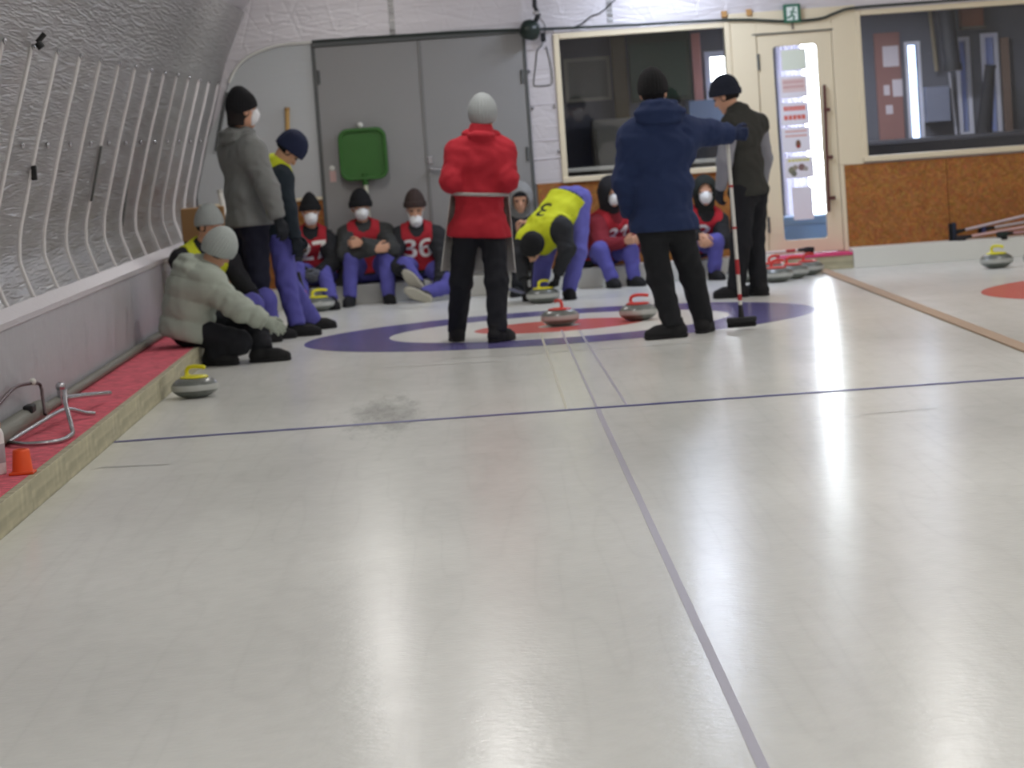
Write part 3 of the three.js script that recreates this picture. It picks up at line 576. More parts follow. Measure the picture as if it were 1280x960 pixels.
{ // grey double door
  const d = structGroup('door_1');
  for (const [x0, x1] of [[-1.85, -0.934], [-0.926, -0.02]]) { const leaf = struct('leaf', box(x0, x1, 0.17, 2.262, ZB, ZB + 0.05, 0.004), M.doorGrey, d); void leaf; }
  struct('meeting_strip', box(-0.945, -0.915, 0.17, 2.262, ZB + 0.045, ZB + 0.058, 0.004), std('#7d7d7b', 0.6), d);
  struct('frame', [box(-1.88, -1.85, 0.17, 2.29, ZB, ZB + 0.06, 0.004), box(-0.02, 0.005, 0.17, 2.29, ZB, ZB + 0.06, 0.004)], M.darkSeam, d);
  struct('handle', [rod([-0.90, 1.13, ZB + 0.05], [-0.90, 1.13, ZB + 0.10], 0.014), rod([-0.90, 1.13, ZB + 0.10], [-0.80, 1.12, ZB + 0.10], 0.012)], M.chrome, d); struct('lock', box(-0.93, -0.88, 1.17, 1.24, ZB + 0.05, ZB + 0.065, 0.005), M.chrome, d);
  for (const [x, y] of [[-0.045, 1.88], [-0.045, 1.2], [-1.83, 2.0], [-1.83, 0.6]]) struct('hinge', rod([x, y - 0.06, ZB + 0.055], [x, y + 0.06, ZB + 0.055], 0.012), M.darkSeam, d);
  const k = struct('knob', new THREE.SphereGeometry(0.028, 16, 12).translate(-1.50, 1.555, ZB + 0.075), M.white, d); void k;
  struct('sticker', [box(-1.80, -1.745, 1.075, 1.175, ZB + 0.05, ZB + 0.054)], std('#c9a7a2', 0.6), d); struct('sticker', [new THREE.SphereGeometry(0.026, 14, 10).scale(1, 1, 0.5).translate(-1.775, 1.195, ZB + 0.055)], M.white, d);
}
{ // glazed door: cream frame with an oblong pane, papers taped to it
  const d = structGroup('door_2'), z0 = ZB - 0.03, z1 = ZB + 0.02, s = roundRect(2.04, 2.70, 0.15, 2.095, 0.01);
  const h = roundRect(...G2, 0.03); s.holes.push(new THREE.Path(h.getPoints(6)));
  struct('door_leaf', planar(slab(s, z0, z1 - z0, 0.004)), M.cream, d);
  struct('pane', box(G2[0] - 0.005, G2[1] + 0.005, G2[2] - 0.005, G2[3] + 0.005, ZB - 0.008, ZB - 0.004), M.glass, d);
  for (const y of [1.86, 0.42]) struct('hinge', rod([2.045, y - 0.07, z1 + 0.008], [2.045, y + 0.07, z1 + 0.008], 0.013), M.darkSeam, d);
  struct('gap_line', box(2.0, 2.72, 2.097, 2.107, ZB + 0.03, ZB + 0.037), M.darkSeam, d);
  struct('pull_bar', [rod([2.612, 1.62, z1 + 0.03], [2.585, 0.50, z1 + 0.03], 0.013)], std('#5a2e2a', 0.5), d);
  for (const y of [1.40, 0.98, 0.62]) struct('bracket', [rod([2.605, y, z1], [2.605, y, z1 + 0.045], 0.014), box(2.61, 2.65, y - 0.015, y + 0.015, z1 + 0.01, z1 + 0.04, 0.005)], std('#5a2e2a', 0.5), d);
}
// papers on the glazed door; print too blurred to read stays as bars and blobs
function paper(x0, x1, y0, y1, label, draw, tilt = 0) {
  const t = canvasTex(256, Math.round(256 * (y1 - y0) / (x1 - x0)), (g, w, h) => { g.fillStyle = '#eceaf2'; g.fillRect(0, 0, w, h); draw(g, w, h); });
  const s = roundRect(-(x1 - x0) / 2, (x1 - x0) / 2, -(y1 - y0) / 2, (y1 - y0) / 2, 0.012), g = slab(s, 0, 0.002), p = g.attributes.position, uv = g.attributes.uv;
  for (let i = 0; i < p.count; i++) uv.setXY(i, p.getX(i) / (x1 - x0) + 0.5, p.getY(i) / (y1 - y0) + 0.5);
  const m = single('paper_notice', g, new THREE.MeshPhysicalMaterial({ map: t, roughness: 0.8, transmission: 0.09, thickness: 0 }), label, 'paper', 'papers taped to the glazed door');
  m.position.set((x0 + x1) / 2, (y0 + y1) / 2, ZB - 0.003); m.rotation.z = tilt;
}
const bars = (c, rows) => (g, w, h) => { g.fillStyle = c; for (const [y, n, b] of rows) for (let i = 0; i < n; i++) g.fillRect(w * (0.12 + 0.76 * i / n), h * y, w * 0.76 / n * 0.82, h * b); };
paper(2.245, 2.475, 1.765, 1.955, 'topmost paper on the glazed door, blank and pale green', (g, w, h) => { g.fillStyle = '#e4ecdc'; g.fillRect(w * 0.05, h * 0.05, w * 0.9, h * 0.9); }, 0.01);
paper(2.225, 2.47, 1.525, 1.72, 'second paper from the top on the glazed door, pinkish block of print', (g, w, h) => { g.fillStyle = '#e2cdcb'; g.fillRect(w * 0.08, h * 0.12, w * 0.84, h * 0.62); g.fillStyle = '#cf9f9d'; for (const y of [0.22, 0.44]) for (let i = 0; i < 9; i++) g.fillRect(w * (0.13 + 0.083 * i), h * y, w * 0.055, h * 0.12); }, 0.01);
paper(2.215, 2.47, 1.285, 1.485, 'paper on the glazed door with two bold rows of red print', bars('#dc6f62', [[0.16, 8, 0.2], [0.56, 5, 0.2]]));
paper(2.215, 2.47, 1.045, 1.265, 'paper on the glazed door with a red heading and a small brown figure', (g, w, h) => { bars('#dba69c', [[0.12, 9, 0.08], [0.3, 7, 0.08]])(g, w, h); g.fillStyle = '#7a5a45'; g.beginPath(); g.ellipse(w * 0.55, h * 0.68, w * 0.09, h * 0.17, 0, 0, 7); g.fill(); g.fillStyle = '#a33a35'; g.fillRect(w * 0.48, h * 0.72, w * 0.14, h * 0.1); });
paper(2.225, 2.48, 0.815, 1.005, 'paper on the glazed door with a yellow heading and grey-brown pictures', (g, w, h) => { bars('#d6d25e', [[0.12, 6, 0.1]])(g, w, h); for (const [x, y, r, c] of [[0.24, 0.62, 0.13, '#8b8a72'], [0.36, 0.5, 0.09, '#9d9385'], [0.58, 0.5, 0.12, '#8a6f6c'], [0.72, 0.58, 0.08, '#a9a09a'], [0.3, 0.78, 0.1, '#77786a']]) { g.fillStyle = c; g.beginPath(); g.arc(w * x, h * y, w * r, 0, 7); g.fill(); } });
paper(2.275, 2.455, 0.445, 0.735, 'lowest and tallest paper on the glazed door, blank grey-white', () => 0);
// ledges along the foot of the back wall
struct('trim_3', box(-2.47, 2.06, 0, 0.168, ZB, -4.7, 0.006), M.white);
struct('trim_4', box(2.74, 7.75, 0, 0.172, ZB, -4.7, 0.006), M.white);
{ const g = structGroup('trim_5'); struct('step', box(2.062, 2.738, 0, 0.118, ZB, -4.72), M.curb, g); struct('red_carpet', box(2.062, 2.738, 0.118, 0.142, ZB, -4.71, 0.006), std('#d64a78', 0.95, { bumpMap: carpetBump, bumpScale: 0.002 }), g); }

// ------------------------------------------------------------------ the office behind the glass
{
  const dark = std('#8d8568', 0.85), dim = std('#6a6d78', 0.85), z0 = -8.4, zi = ZB - 0.15, xl = -0.12, xr = 6.6, yt = 2.45, yb = -0.15;
  const holes = [[1.9, 2.36, 1.64, 2.0], [2.60, 3.05, yb + 0.05, 2.12], [3.875, 3.965, 1.02, 1.98], [4.39, 4.45, 1.08, 1.98], [4.65, 4.735, 1.05, 2.0]];
  const s = shapeOf([[xl, yb], [xr, yb], [xr, yt], [xl, yt]]); for (const h of holes) s.holes.push(rectHole(...h));
  struct('wall_office_back', planar(slab(s, z0 - 0.12, 0.12)), dim);
  struct('wall_office_left', box(xl - 0.1, xl, yb, yt, z0, zi), dark); struct('wall_office_right', box(xr, xr + 0.1, yb, yt, z0, zi), dark);
  struct('ceiling', box(xl - 0.1, xr + 0.1, yt, yt + 0.1, z0 - 0.12, zi), dark); struct('floor', box(xl - 0.1, xr + 0.1, yb - 0.1, yb, z0 - 0.12, zi), std('#6b6258', 0.7));
  struct('wall_office_middle', box(1.09, 1.70, 1.60, yt, z0, z0 + 0.06), std('#3f4a3a', 0.8));
  const tinted = phys('#a6aebb', 0.02, { transmission: 1, thickness: 0, ior: 1.5 });
  const frosted = new THREE.MeshPhysicalMaterial({ color: '#a9b6dc', roughness: 0.9, transmission: 0.10, thickness: 0 });
  holes.forEach(([x0, x1, y0, y1], i) => {
    const w = i === 0 ? 0.06 : i > 2 ? 0.045 : 0.035, g = structGroup('window_' + (3 + i));
    for (const b of [[x0 - w, x0, y0 - w, y1 + w], [x1, x1 + w, y0 - w, y1 + w], [x0, x1, y1, y1 + w], [x0, x1, y0 - w, y0]]) struct('frame', box(...b, z0 - 0.06, z0 + 0.03, 0.004), std('#d9dcec', 0.6), g);
    struct('pane', box(x0, x1, y0, y1, z0 - 0.04, z0 - 0.036), i > 2 ? frosted : i === 2 ? tinted : M.glass, g);
  });
  { // white curtain drawn across most of the doorway to the outside
    const g = new THREE.PlaneGeometry(0.26, 2.2, 60, 1), p = g.attributes.position; for (let i = 0; i < p.count; i++) p.setZ(i, 0.018 * Math.sin(p.getX(i) * 95)); g.computeVertexNormals();
    const t = thing('white_curtain', 'pale curtain in the bright doorway behind the papers of the glazed door', 'curtain', [2.675, 1.02, z0 + 0.08]); part('curtain_cloth', g, new THREE.MeshPhysicalMaterial({ color: '#e4e2f4', roughness: 1, transmission: 0.12, thickness: 0, side: THREE.DoubleSide }), t); part('curtain_rod', rod([-0.16, 1.11, 0], [0.42, 1.11, 0], 0.012), M.white, t);
  }
  // outside: snow-covered ground
  struct('ground_outside', box(-8, 16, -0.5, -0.2, -40, z0 - 0.15), std('#dfe6f2', 0.9));
  const px = (x0, x1, y0, y1, d, c, r = 0.004, z = z0) => part('panel', box(x0, x1, y0, y1, z, z + d, r), std(c, 0.75), scene);
  const T = (m, name, label, cat) => { m.name = numbered(name); m.userData = { label, category: cat }; return m; };
  { const t = thing('framed_picture', 'large framed grey picture hanging behind the left window', 'picture', [0, 0, 0]); part('frame', [box(0.44, 0.90, 1.65, 1.685, z0, z0 + 0.03), box(0.44, 0.90, 2.05, 2.085, z0, z0 + 0.03), box(0.44, 0.475, 1.685, 2.05, z0, z0 + 0.03), box(0.865, 0.90, 1.685, 2.05, z0, z0 + 0.03)], std('#a9aaa2', 0.6), t); part('picture_sheet', box(0.475, 0.865, 1.685, 2.05, z0, z0 + 0.012), std('#6d716c', 0.5), t); }
  T(px(1.09, 1.66, 1.64, 2.18, 0.02, '#3a5040', 0.004, z0 + 0.06), 'notice_board', 'dark green board on the office wall behind the left window', 'board');
  T(px(0.92, 1.06, -0.15, 2.45, 0.10, '#5d5336'), 'wall_post', 'brown wooden post beside the framed picture in the office', 'post');
  T(px(1.72, 1.81, 1.55, 2.25, 0.05, '#c98f88'), 'pink_board', 'narrow pink board beside the bright small office window', 'board');
  T(px(1.62, 2.3, 1.2, 1.58, 0.5, '#7f96bd', 0.01), 'blue_cabinet', 'pale blue cabinet under the bright small office window', 'cabinet');
  { const t = thing('filing_cabinet', 'grey cabinet low behind the left window', 'cabinet'); part('cabinet_body', box(0.66, 1.06, yb, 1.46, z0 + 0.1, z0 + 0.6, 0.01), std('#8a8b86', 0.7), t); for (const y of [0.35, 0.9]) part('drawer', box(0.69, 1.03, y, y + 0.48, z0 + 0.6, z0 + 0.62, 0.005), std('#80817c', 0.7), t); }
  { const t = thing('office_counter', 'pale office counter just inside the left window', 'counter'); part('countertop', box(0.3, 1.75, 1.0, 1.035, -5.85, -5.5, 0.006), std('#b9b7aa', 0.7), t); part('front_board', box(0.32, 1.73, yb, 1.0, -5.8, -5.76), std('#8d8878', 0.8), t); }
  { const t = thing('red_brown_board', 'red-brown board with white papers behind the right window', 'board', [0, 0, 0]); part('board', box(3.54, 3.80, 1.05, 2.12, z0, z0 + 0.03, 0.01), std('#96706c', 0.8), t); for (const [a, b, c, d] of [[3.62, 3.78, 1.78, 1.985], [3.70, 3.80, 1.48, 1.65], [3.61, 3.67, 1.50, 1.60], [3.62, 3.69, 1.31, 1.40]]) part('pinned_paper', box(a, b, c, d, z0 + 0.03, z0 + 0.033), std('#d8d2dc', 0.8), t); }
  { const t = thing('stove_pipe', 'thick dark pipe hanging behind the right window', 'pipe'); part('pipe', rod([4.20, 2.45, -8.0], [4.25, 1.70, -8.0], 0.085, 0.085, 20), std('#33363d', 0.6), t); part('collar', rod([4.2455, 1.76, -8.0], [4.25, 1.69, -8.0], 0.095, 0.095, 20), std('#2c2e33', 0.6), t); }
  T(part('board', rod([4.10, 2.4, z0 + 0.1], [4.14, 1.70, z0 + 0.1], 0.022), std('#8f8672', 0.7), scene), 'wooden_pole', 'light wooden pole beside the hanging pipe', 'pole');
  T(part('board', rod([4.265, 1.68, z0 + 0.1], [4.30, 1.05, z0 + 0.1], 0.016), std('#b8bac6', 0.6), scene), 'pale_pole', 'thin pale pole between two bright slit windows', 'pole');
  T(px(4.0, 4.24, 1.2, 1.55, 0.2, '#7d8499', 0.01), 'low_locker', 'blue-grey locker between slit windows in the office', 'locker');
  T(part('board', [rod([4.50, 1.04, -7.9], [4.60, 1.70, -7.9], 0.085, 0.05, 16), rod([4.60, 1.68, -7.9], [4.605, 1.72, -7.9], 0.05, 0.06, 16)], std('#22232a', 0.8), scene), 'leaning_bag', 'tall dark bag leaning in front of a bright office window', 'bag');
  T(px(4.80, 4.88, 1.03, 1.99, 0.06, '#8a7468'), 'brown_post', 'light brown post right of the bright office windows', 'post');
  { const t = thing('high_shelf_box', 'brown box on a high bracket between the hanging pipe and the bright windows', 'box'); part('box_body', box(4.40, 4.62, 2.12, 2.40, z0, z0 + 0.2, 0.008), std('#8a5b45', 0.8), t); part('bracket', box(4.38, 4.64, 2.09, 2.12, z0, z0 + 0.22, 0.004), std('#6f6a62', 0.7), t); }
  { const t = thing('dark_desk', 'long dark desk across the room behind the right window', 'desk'); part('desktop', box(3.2, 6.2, 1.02, 1.06, -8.2, -7.5, 0.006), std('#3b3d45', 0.6), t); part('desk_front', box(3.25, 6.15, yb, 1.02, -7.6, -7.57), std('#34363e', 0.7), t); }
  { const t = thing('blue_tub', 'light blue plastic tub on the floor behind the glazed door', 'tub'); part('tub_body', planar(slab(roundRect(2.27, 2.80, yb, 0.42, 0.09), -6.5, 0.5, 0.02)), std('#8cc0ff', 0.5), t); part('rim', planar(slab(roundRect(2.255, 2.815, 0.36, 0.44, 0.035), -6.52, 0.54, 0.01)), std('#8abaf2', 0.5), t); }
  T(px(2.27, 2.31, -0.15, 1.34, 0.04, '#3f4a5e', 0.004, -6.2), 'dark_rail', 'dark upright rail seen through the left of the glazed door', 'rail');
  const l = thing('office_light', 'tube light under the office ceiling', 'ceiling light', [3.3, yt - 0.05, -6.8]);
  part('housing', box(-0.62, 0.62, 0, 0.05, -0.08, 0.08, 0.01), M.white, l); part('tube', rod([-0.58, -0.012, 0], [0.58, -0.012, 0], 0.014), new THREE.MeshStandardMaterial({ color: '#ffffff', emissive: '#f4f6ff', emissiveIntensity: 1.2 }), l);
  const ra = new THREE.RectAreaLight(0xf4f6ff, ROOM_LAMP, 1.16, 0.1); ra.position.set(3.3, yt - 0.09, -6.8); ra.rotation.x = -Math.PI / 2; scene.add(ra);
}

// ------------------------------------------------------------------ hall lamps (outside the frame, mirrored by the ice and the foil)
{
  const spots = [[1.27, 3.0, -3.75], [-1.5, 3.2, -2.4], [4.4, 3.5, -2.4]];
  for (let k = 0; k < 6; k++) for (const x of [-0.6, 2.44, 5.5]) spots.push([x, 3.35, 1.4 + 4.6 * k]);
  for (const [x, y, z] of spots) {
    const t = thing('ceiling_light', 'white fluorescent batten hung under the foil vault', 'ceiling light', [x, y, z], 'fluorescent battens under the hall vault');
    part('housing', box(-0.10, 0.10, 0.02, 0.09, -0.63, 0.63, 0.01), M.white, t);
    for (const dx of [-0.05, 0.05]) part('tube', rod([dx, 0.002, -0.6], [dx, 0.002, 0.6], 0.014), new THREE.MeshStandardMaterial({ color: '#ffffff', emissive: '#f3f6ff', emissiveIntensity: 6 }), t);
    for (const dz of [-0.5, 0.5]) part('hanger', rod([0, 0.08, dz], [0, 0.62, dz], 0.006), M.black, t);
    const near = z < -3, ra = new THREE.RectAreaLight(near ? 0xdde8ff : 0xfbf8f4, near ? LAMP * 1.7 : LAMP, 0.2, 1.2); ra.position.set(x, y - 0.03, z); ra.rotation.x = -Math.PI / 2; scene.add(ra);
  }
}

// ------------------------------------------------------------------ curling stones
const lathe = (pts, seg = 48) => new THREE.LatheGeometry(pts.map(([x, y]) => new THREE.Vector2(x, y)), seg);
const stoneBody = lathe([[0.0, 0.006], [0.058, 0.006], [0.062, 0.0], [0.066, 0.003], [0.10, 0.016], [0.124, 0.034], [0.1335, 0.046], [0.1355, 0.05], [0.1355, 0.076], [0.1335, 0.080], [0.126, 0.092], [0.108, 0.108], [0.09, 0.115], [0.06, 0.117], [0, 0.117]].map((p) => p), 56);
const stoneBand = lathe([[0.1345, 0.0465], [0.1372, 0.050], [0.1375, 0.063], [0.1372, 0.076], [0.1345, 0.0795]], 56);
const plateGeo = lathe([[0, 0.116], [0.082, 0.116], [0.084, 0.121], [0.078, 0.128], [0.05, 0.132], [0, 0.133]], 40);
const gripGeo = joinIndexedSafe([tube([[-0.045, 0.128, 0], [-0.05, 0.150, 0], [-0.04, 0.172, 0], [-0.012, 0.181, 0], [0.03, 0.182, 0], [0.072, 0.176, 0]], 0.0125, 30), new THREE.SphereGeometry(0.0125, 12, 8).translate(0.072, 0.176, 0), rod([-0.047, 0.125, 0], [-0.047, 0.140, 0], 0.024, 0.014)]);
function joinIndexedSafe(l) { return join(l); }
function stone(x, z, turn, color, label) {
  const t = thing('curling_stone', label, 'curling stone', [x, 0, z], 'curling stones on the ice'); t.rotation.y = turn;
  part('stone_body', stoneBody, M.granite, t); part('striking_band', stoneBand, M.graniteBand, t);
  const h = part('handle', plateGeo, color === 'red' ? M.redPlastic : M.yellowPlastic, t, color + ' plastic handle'); part('grip', gripGeo, h.material, h);
  return t;
}
stone(0.01, 0.03, 1.9, 'red', 'left of the two red-handled stones in the middle of the house');
stone(0.57, 0.04, 0.15, 'red', 'right of the two red-handled stones in the middle of the house');
stone(-0.04, -2.87, 0.9, 'yellow', 'yellow-handled stone held by the person bending over');
stone(-2.24, 3.93, -0.5, 'yellow', 'yellow-handled stone standing alone against the walkway curb');
stone(-1.93, -4.02, 0.3, 'yellow', 'yellow-handled stone at the feet of the player wearing 27');
stone(3.73, -3.22, -0.9, 'yellow', 'yellow-handled stone alone before the right ledge');
stone(4.08, -3.18, 0.4, 'yellow', 'stone cut off by the right edge of the photo');
stone(1.67, -3.80, 0.3, 'red', 'leftmost of the stones by the door, behind the upright broom');
stone(1.93, -3.46, 0.5, 'red', 'front stone of the red-handled group before the glazed door');
stone(2.10, -3.78, 0.1, 'red', 'middle stone of the red-handled group before the glazed door');
stone(2.27, -4.15, 0.7, 'red', 'rightmost and farthest of the red-handled stones before the glazed door');
stone(1.98, -4.2, 0.7, 'red', 'red-handled stone at the back of the group before the glazed door');

// ------------------------------------------------------------------ brooms
function broom(name, a, b, headDir, o, label) {        // a = grip end, b = head end of the shaft
  a = A(a); b = A(b);
  const t = thing(name, label, 'broom', b.toArray(), o.group), v = a.clone().sub(b), L = v.length(), d = v.clone().normalize(), q = new THREE.Quaternion().setFromUnitVectors(UPV, d);
  const along = (y0, y1, r, seg = 14) => rod(d.clone().multiplyScalar(y0), d.clone().multiplyScalar(y1), r, r, seg);
  part('shaft', along(0.02, L, 0.0125), std(o.shaft, 0.35), t);
  for (const [y0, y1] of o.bands ?? []) part('red_band', along(y0, y1, 0.0142), std('#b02a30', 0.4), t);
  if (o.grip) part('grip', along(L - 0.22, L + 0.004, 0.015), std(o.grip, 0.7), t);
  part('ferrule', rod([0, 0, 0], d.clone().multiplyScalar(0.10), 0.022, 0.013), M.black, t);
  const h = headDir, len = o.headLen ?? 0.19;
  const hd = new RoundedBoxGeometry(len, 0.04, 0.065, 3, 0.015); const pad = new RoundedBoxGeometry(len * 0.96, 0.03, 0.055, 3, 0.010); pad.translate(0, -0.032, 0);
  const m = new THREE.Matrix4().makeBasis(A(h[0]).normalize(), A(h[1]).normalize(), A(h[0]).cross(A(h[1])).normalize());
  const head = part('broom_head', hd.applyMatrix4(m), std(o.head ?? '#1d1e20', 0.7), t); part('pad', pad.applyMatrix4(m), std(o.pad ?? '#151516', 0.95), head);
  return t;
}
broom('curling_broom', [1.148, 1.265, 1.62], [1.158, 0.066, 1.70], [[1, 0.02, 0.15], [0, 1, 0]], { shaft: '#d9d8d2', bands: [[0.30, 0.40], [0.13, 0.17], [0.60, 0.615], [0.875, 0.89]], headLen: 0.2 }, 'white-shafted broom with red bands held upright by the person in navy');
broom('curling_broom', [4.75, 0.42, -4.86], [3.66, 0.245, -4.86], [[0, 1, 0], [1, 0, 0]], { shaft: '#cbbcc0', head: '#232a3a', headLen: 0.17, group: 'brooms lying on the right ledge' }, 'leftmost broom on the right ledge, its dark head upright');
broom('curling_broom', [4.78, 0.30, -4.80], [3.70, 0.195, -4.78], [[0.2, 0, 1], [0, 1, 0]], { shaft: '#d3aca8', head: '#2a2528', headLen: 0.14, group: 'brooms lying on the right ledge' }, 'lowest broom on the right ledge with a pinkish shaft');
broom('curling_broom', [4.80, 0.34, -4.9], [3.93, 0.25, -4.92], [[0, 1, 0.2], [1, 0, 0]], { shaft: '#d8cfd0', head: '#4a4d78', headLen: 0.08, group: 'brooms lying on the right ledge' }, 'broom with a small violet-blue head on the right ledge');
broom('curling_broom', [4.85, 0.22, -4.84], [4.06, 0.205, -4.75], [[0.2, 0, 1], [0, 1, 0]], { shaft: '#b88f92', head: '#23302c', headLen: 0.14, group: 'brooms lying on the right ledge' }, 'broom with a dark green head lying farthest right on the ledge');
broom('curling_broom', [1.92, 0.205, -4.35], [2.31, 0.215, -4.3], [[0.3, 0, 1], [0, 1, 0]], { shaft: '#dcd2cc', head: '#1b1a1c', bands: [[0.12, 0.2]], headLen: 0.1 }, 'short white broom lying across the red-handled stones');
broom('curling_broom', [-0.30, 0.10, -3.45], [-0.13, 0.055, -3.12], [[1, 0, 0.2], [0, 1, 0]], { shaft: '#6c6f86', headLen: 0.16 }, 'dark broom on the ice left of the stone being held');
{ const t = thing('broom_pole', 'short black and red pole standing behind the stooping player', 'pole', [-1.81, 0, -1.75]); part('upper_pole', rod([-0.145, 0.44, 0], [-0.115, 0.29, 0], 0.026), M.black, t); part('lower_pole', rod([-0.115, 0.29, 0], [-0.01, 0.03, 0], 0.03, 0.026), std('#b5333a', 0.6), t); part('foot', rod([-0.012, 0.04, 0], [0.004, 0.002, 0], 0.034), M.rubber, t); }
{ const t = thing('wooden_pole', 'light wooden pole leaning on the pale panel at the left', 'pole', [-2.12, 0.17, -4.9]); part('shaft', rod([-0.09, 0, 0.05], [-0.01, 1.57, -0.08], 0.021), std('#c09a5c', 0.6), t); part('end_cap', rod([-0.0098, 1.56, -0.079], [-0.0102, 1.585, -0.081], 0.024), std('#a37d45', 0.6), t); }
{ const t = thing('white_pole', 'white pole leaning in the back left corner', 'pole', [-2.64, 0.13, -4.5]); part('shaft', rod([0, 0, 0.1], [-0.10, 0.92, -0.12], 0.026), std('#d8d6cb', 0.5), t); part('end_cap', rod([-0.1, 0.92, -0.12], [-0.103, 0.95, -0.127], 0.028), std('#b9b7ac', 0.5), t); }
{ // green snow pusher upside down against the grey door
  const t = thing('snow_pusher', 'green square snow pusher standing upside down against the grey door', 'shovel', [-1.49, 0.17, -4.93]);
  part('blade', planar(slab(roundRect(-0.205, 0.205, 0.91, 1.355, 0.085), -0.02, 0.035, 0.012)), M.green, t);
  const rimS = roundRect(-0.212, 0.212, 0.903, 1.362, 0.09); rimS.holes.push(new THREE.Path(roundRect(-0.182, 0.182, 0.935, 1.33, 0.07).getPoints(8)));
  part('rim', planar(slab(rimS, 0.005, 0.035, 0.010)), M.green, t);
  part('shaft', rod([0.02, 0, 0.01], [0.0, 0.95, 0.012], 0.019), std('#cfd2bd', 0.5), t); part('socket', rod([0.002, 0.86, 0.012], [0, 0.96, 0.014], 0.026), M.green, t);
}
{ const t = thing('sports_bag', 'small black bag with a red stripe on the ledge beside the bending player', 'bag', [0.35, 0.168, -4.86]); part('bag_body', box(-0.12, 0.12, 0, 0.14, -0.08, 0.08, 0.03), std('#18181b', 0.8), t); part('red_stripe', box(-0.121, 0.121, 0.06, 0.085, -0.0815, 0.0815, 0.01), std('#a8242e', 0.7), t); part('bag_handle', tube([[-0.05, 0.13, 0], [-0.03, 0.175, 0], [0.03, 0.175, 0], [0.05, 0.13, 0]], 0.008, 16), M.black, t); }
{ // chair with a tan back, on the walkway behind the yellow-bibbed player
  const t = thing('wooden_chair', 'chair with a tan backrest behind the player in the yellow bib', 'chair', [-2.66, 0.133, -1.75]);
  part('backrest', box(-0.17, 0.17, 0.60, 0.86, -0.20, -0.16, 0.012), std('#a98457', 0.7), t); part('seat', box(-0.17, 0.17, 0.40, 0.44, -0.18, 0.18, 0.01), std('#a98457', 0.7), t);
  for (const [x, z, y] of [[-0.15, -0.18, 0.84], [0.15, -0.18, 0.84], [-0.15, 0.15, 0.40], [0.15, 0.15, 0.40]]) part('leg', rod([x, 0, z], [x, y, z], 0.014), M.black, t);
}
// ------------------------------------------------------------------ clutter on the left walkway
{ const t = thing('marker_cone', 'small orange marker cone on the red carpet', 'cone', [-2.50, 0.133, 8.75]); part('cone_body', lathe([[0.046, 0.012], [0.043, 0.02], [0.036, 0.095], [0.033, 0.104], [0.026, 0.106], [0.020, 0.104]], 32), std('#f0561c', 0.5), t); part('cone_base', box(-0.052, 0.052, 0, 0.013, -0.052, 0.052, 0.005), std('#e04c16', 0.5), t); }
{ const t = thing('spray_bottle', 'white bottle with an orange cap at the left edge', 'bottle', [-2.612, 0.133, 8.70]); part('bottle_body', lathe([[0, 0], [0.034, 0], [0.037, 0.006], [0.037, 0.17], [0.030, 0.19], [0.022, 0.196]], 32), std('#e2dedd', 0.4), t); part('cap', lathe([[0.024, 0.190], [0.026, 0.20], [0.025, 0.24], [0.018, 0.25], [0, 0.252]], 24), std('#e8762a', 0.45), t); part('label_band', lathe([[0.0375, 0.05], [0.0375, 0.13]], 32), std('#a9a3a8', 0.6), t); }
single('base_pipe', [rod([-2.815, 0.162, ZB + 0.05], [-2.815, 0.162, 6.0], 0.026), rod([-2.80, 0.185, 6.2], [-2.795, 0.185, 8.9], 0.05), rod([-2.815, 0.162, 5.95], [-2.81, 0.175, 6.25], 0.032)], std('#77786e', 0.6, { metalness: 0.2 }), 'long grey pipe along the foot of the left wall', 'pipe');
single('pipe_valve', [rod([-2.79, 0.15, 5.5], [-2.79, 0.235, 5.5], 0.02), new THREE.SphereGeometry(0.026, 14, 10).translate(-2.79, 0.24, 5.5)], M.chrome, 'small shiny valve standing on the grey wall pipe', 'valve');
{ const t = thing('tubular_stand', 'folded bent-tube metal stand lying on the red carpet', 'stand', [-2.64, 0.133, 6.6]);
  part('base_loop', tube([[-0.115, 0.02, 0.9], [-0.02, 0.015, 1.0], [0.115, 0.015, 0.97], [0.15, 0.018, 0.72], [0.115, 0.03, 0.45], [0.06, 0.12, 0.2], [0.02, 0.16, -0.1]], 0.011, 60), M.chrome, t);
  part('side_rail', tube([[-0.115, 0.02, 0.9], [-0.05, 0.05, 0.45], [0.02, 0.075, 0.0], [0.09, 0.03, -0.25], [0.12, 0.02, -0.32]], 0.012, 40), M.chrome, t);
  part('upper_rod', tube([[0.02, 0.13, -0.05], [0.06, 0.10, -0.5], [0.10, 0.05, -1.15]], 0.013, 30), M.chrome, t);
  part('back_loop', tube([[-0.19, 0.10, 1.35], [-0.185, 0.17, 0.75], [-0.18, 0.215, 0.25], [-0.155, 0.212, -0.05], [-0.125, 0.19, -0.25], [-0.11, 0.13, -0.2], [-0.09, 0.05, -0.1]], 0.009, 50), std('#5c4a4c', 0.4, { metalness: 0.6 }), t);
  part('clamp', box(-0.16, -0.11, 0.08, 0.12, 0.02, 0.14, 0.01), M.black, t);
  part('end_cap', new THREE.SphereGeometry(0.018, 12, 8).translate(-0.14, 0.215, -0.12), M.white, t);
}
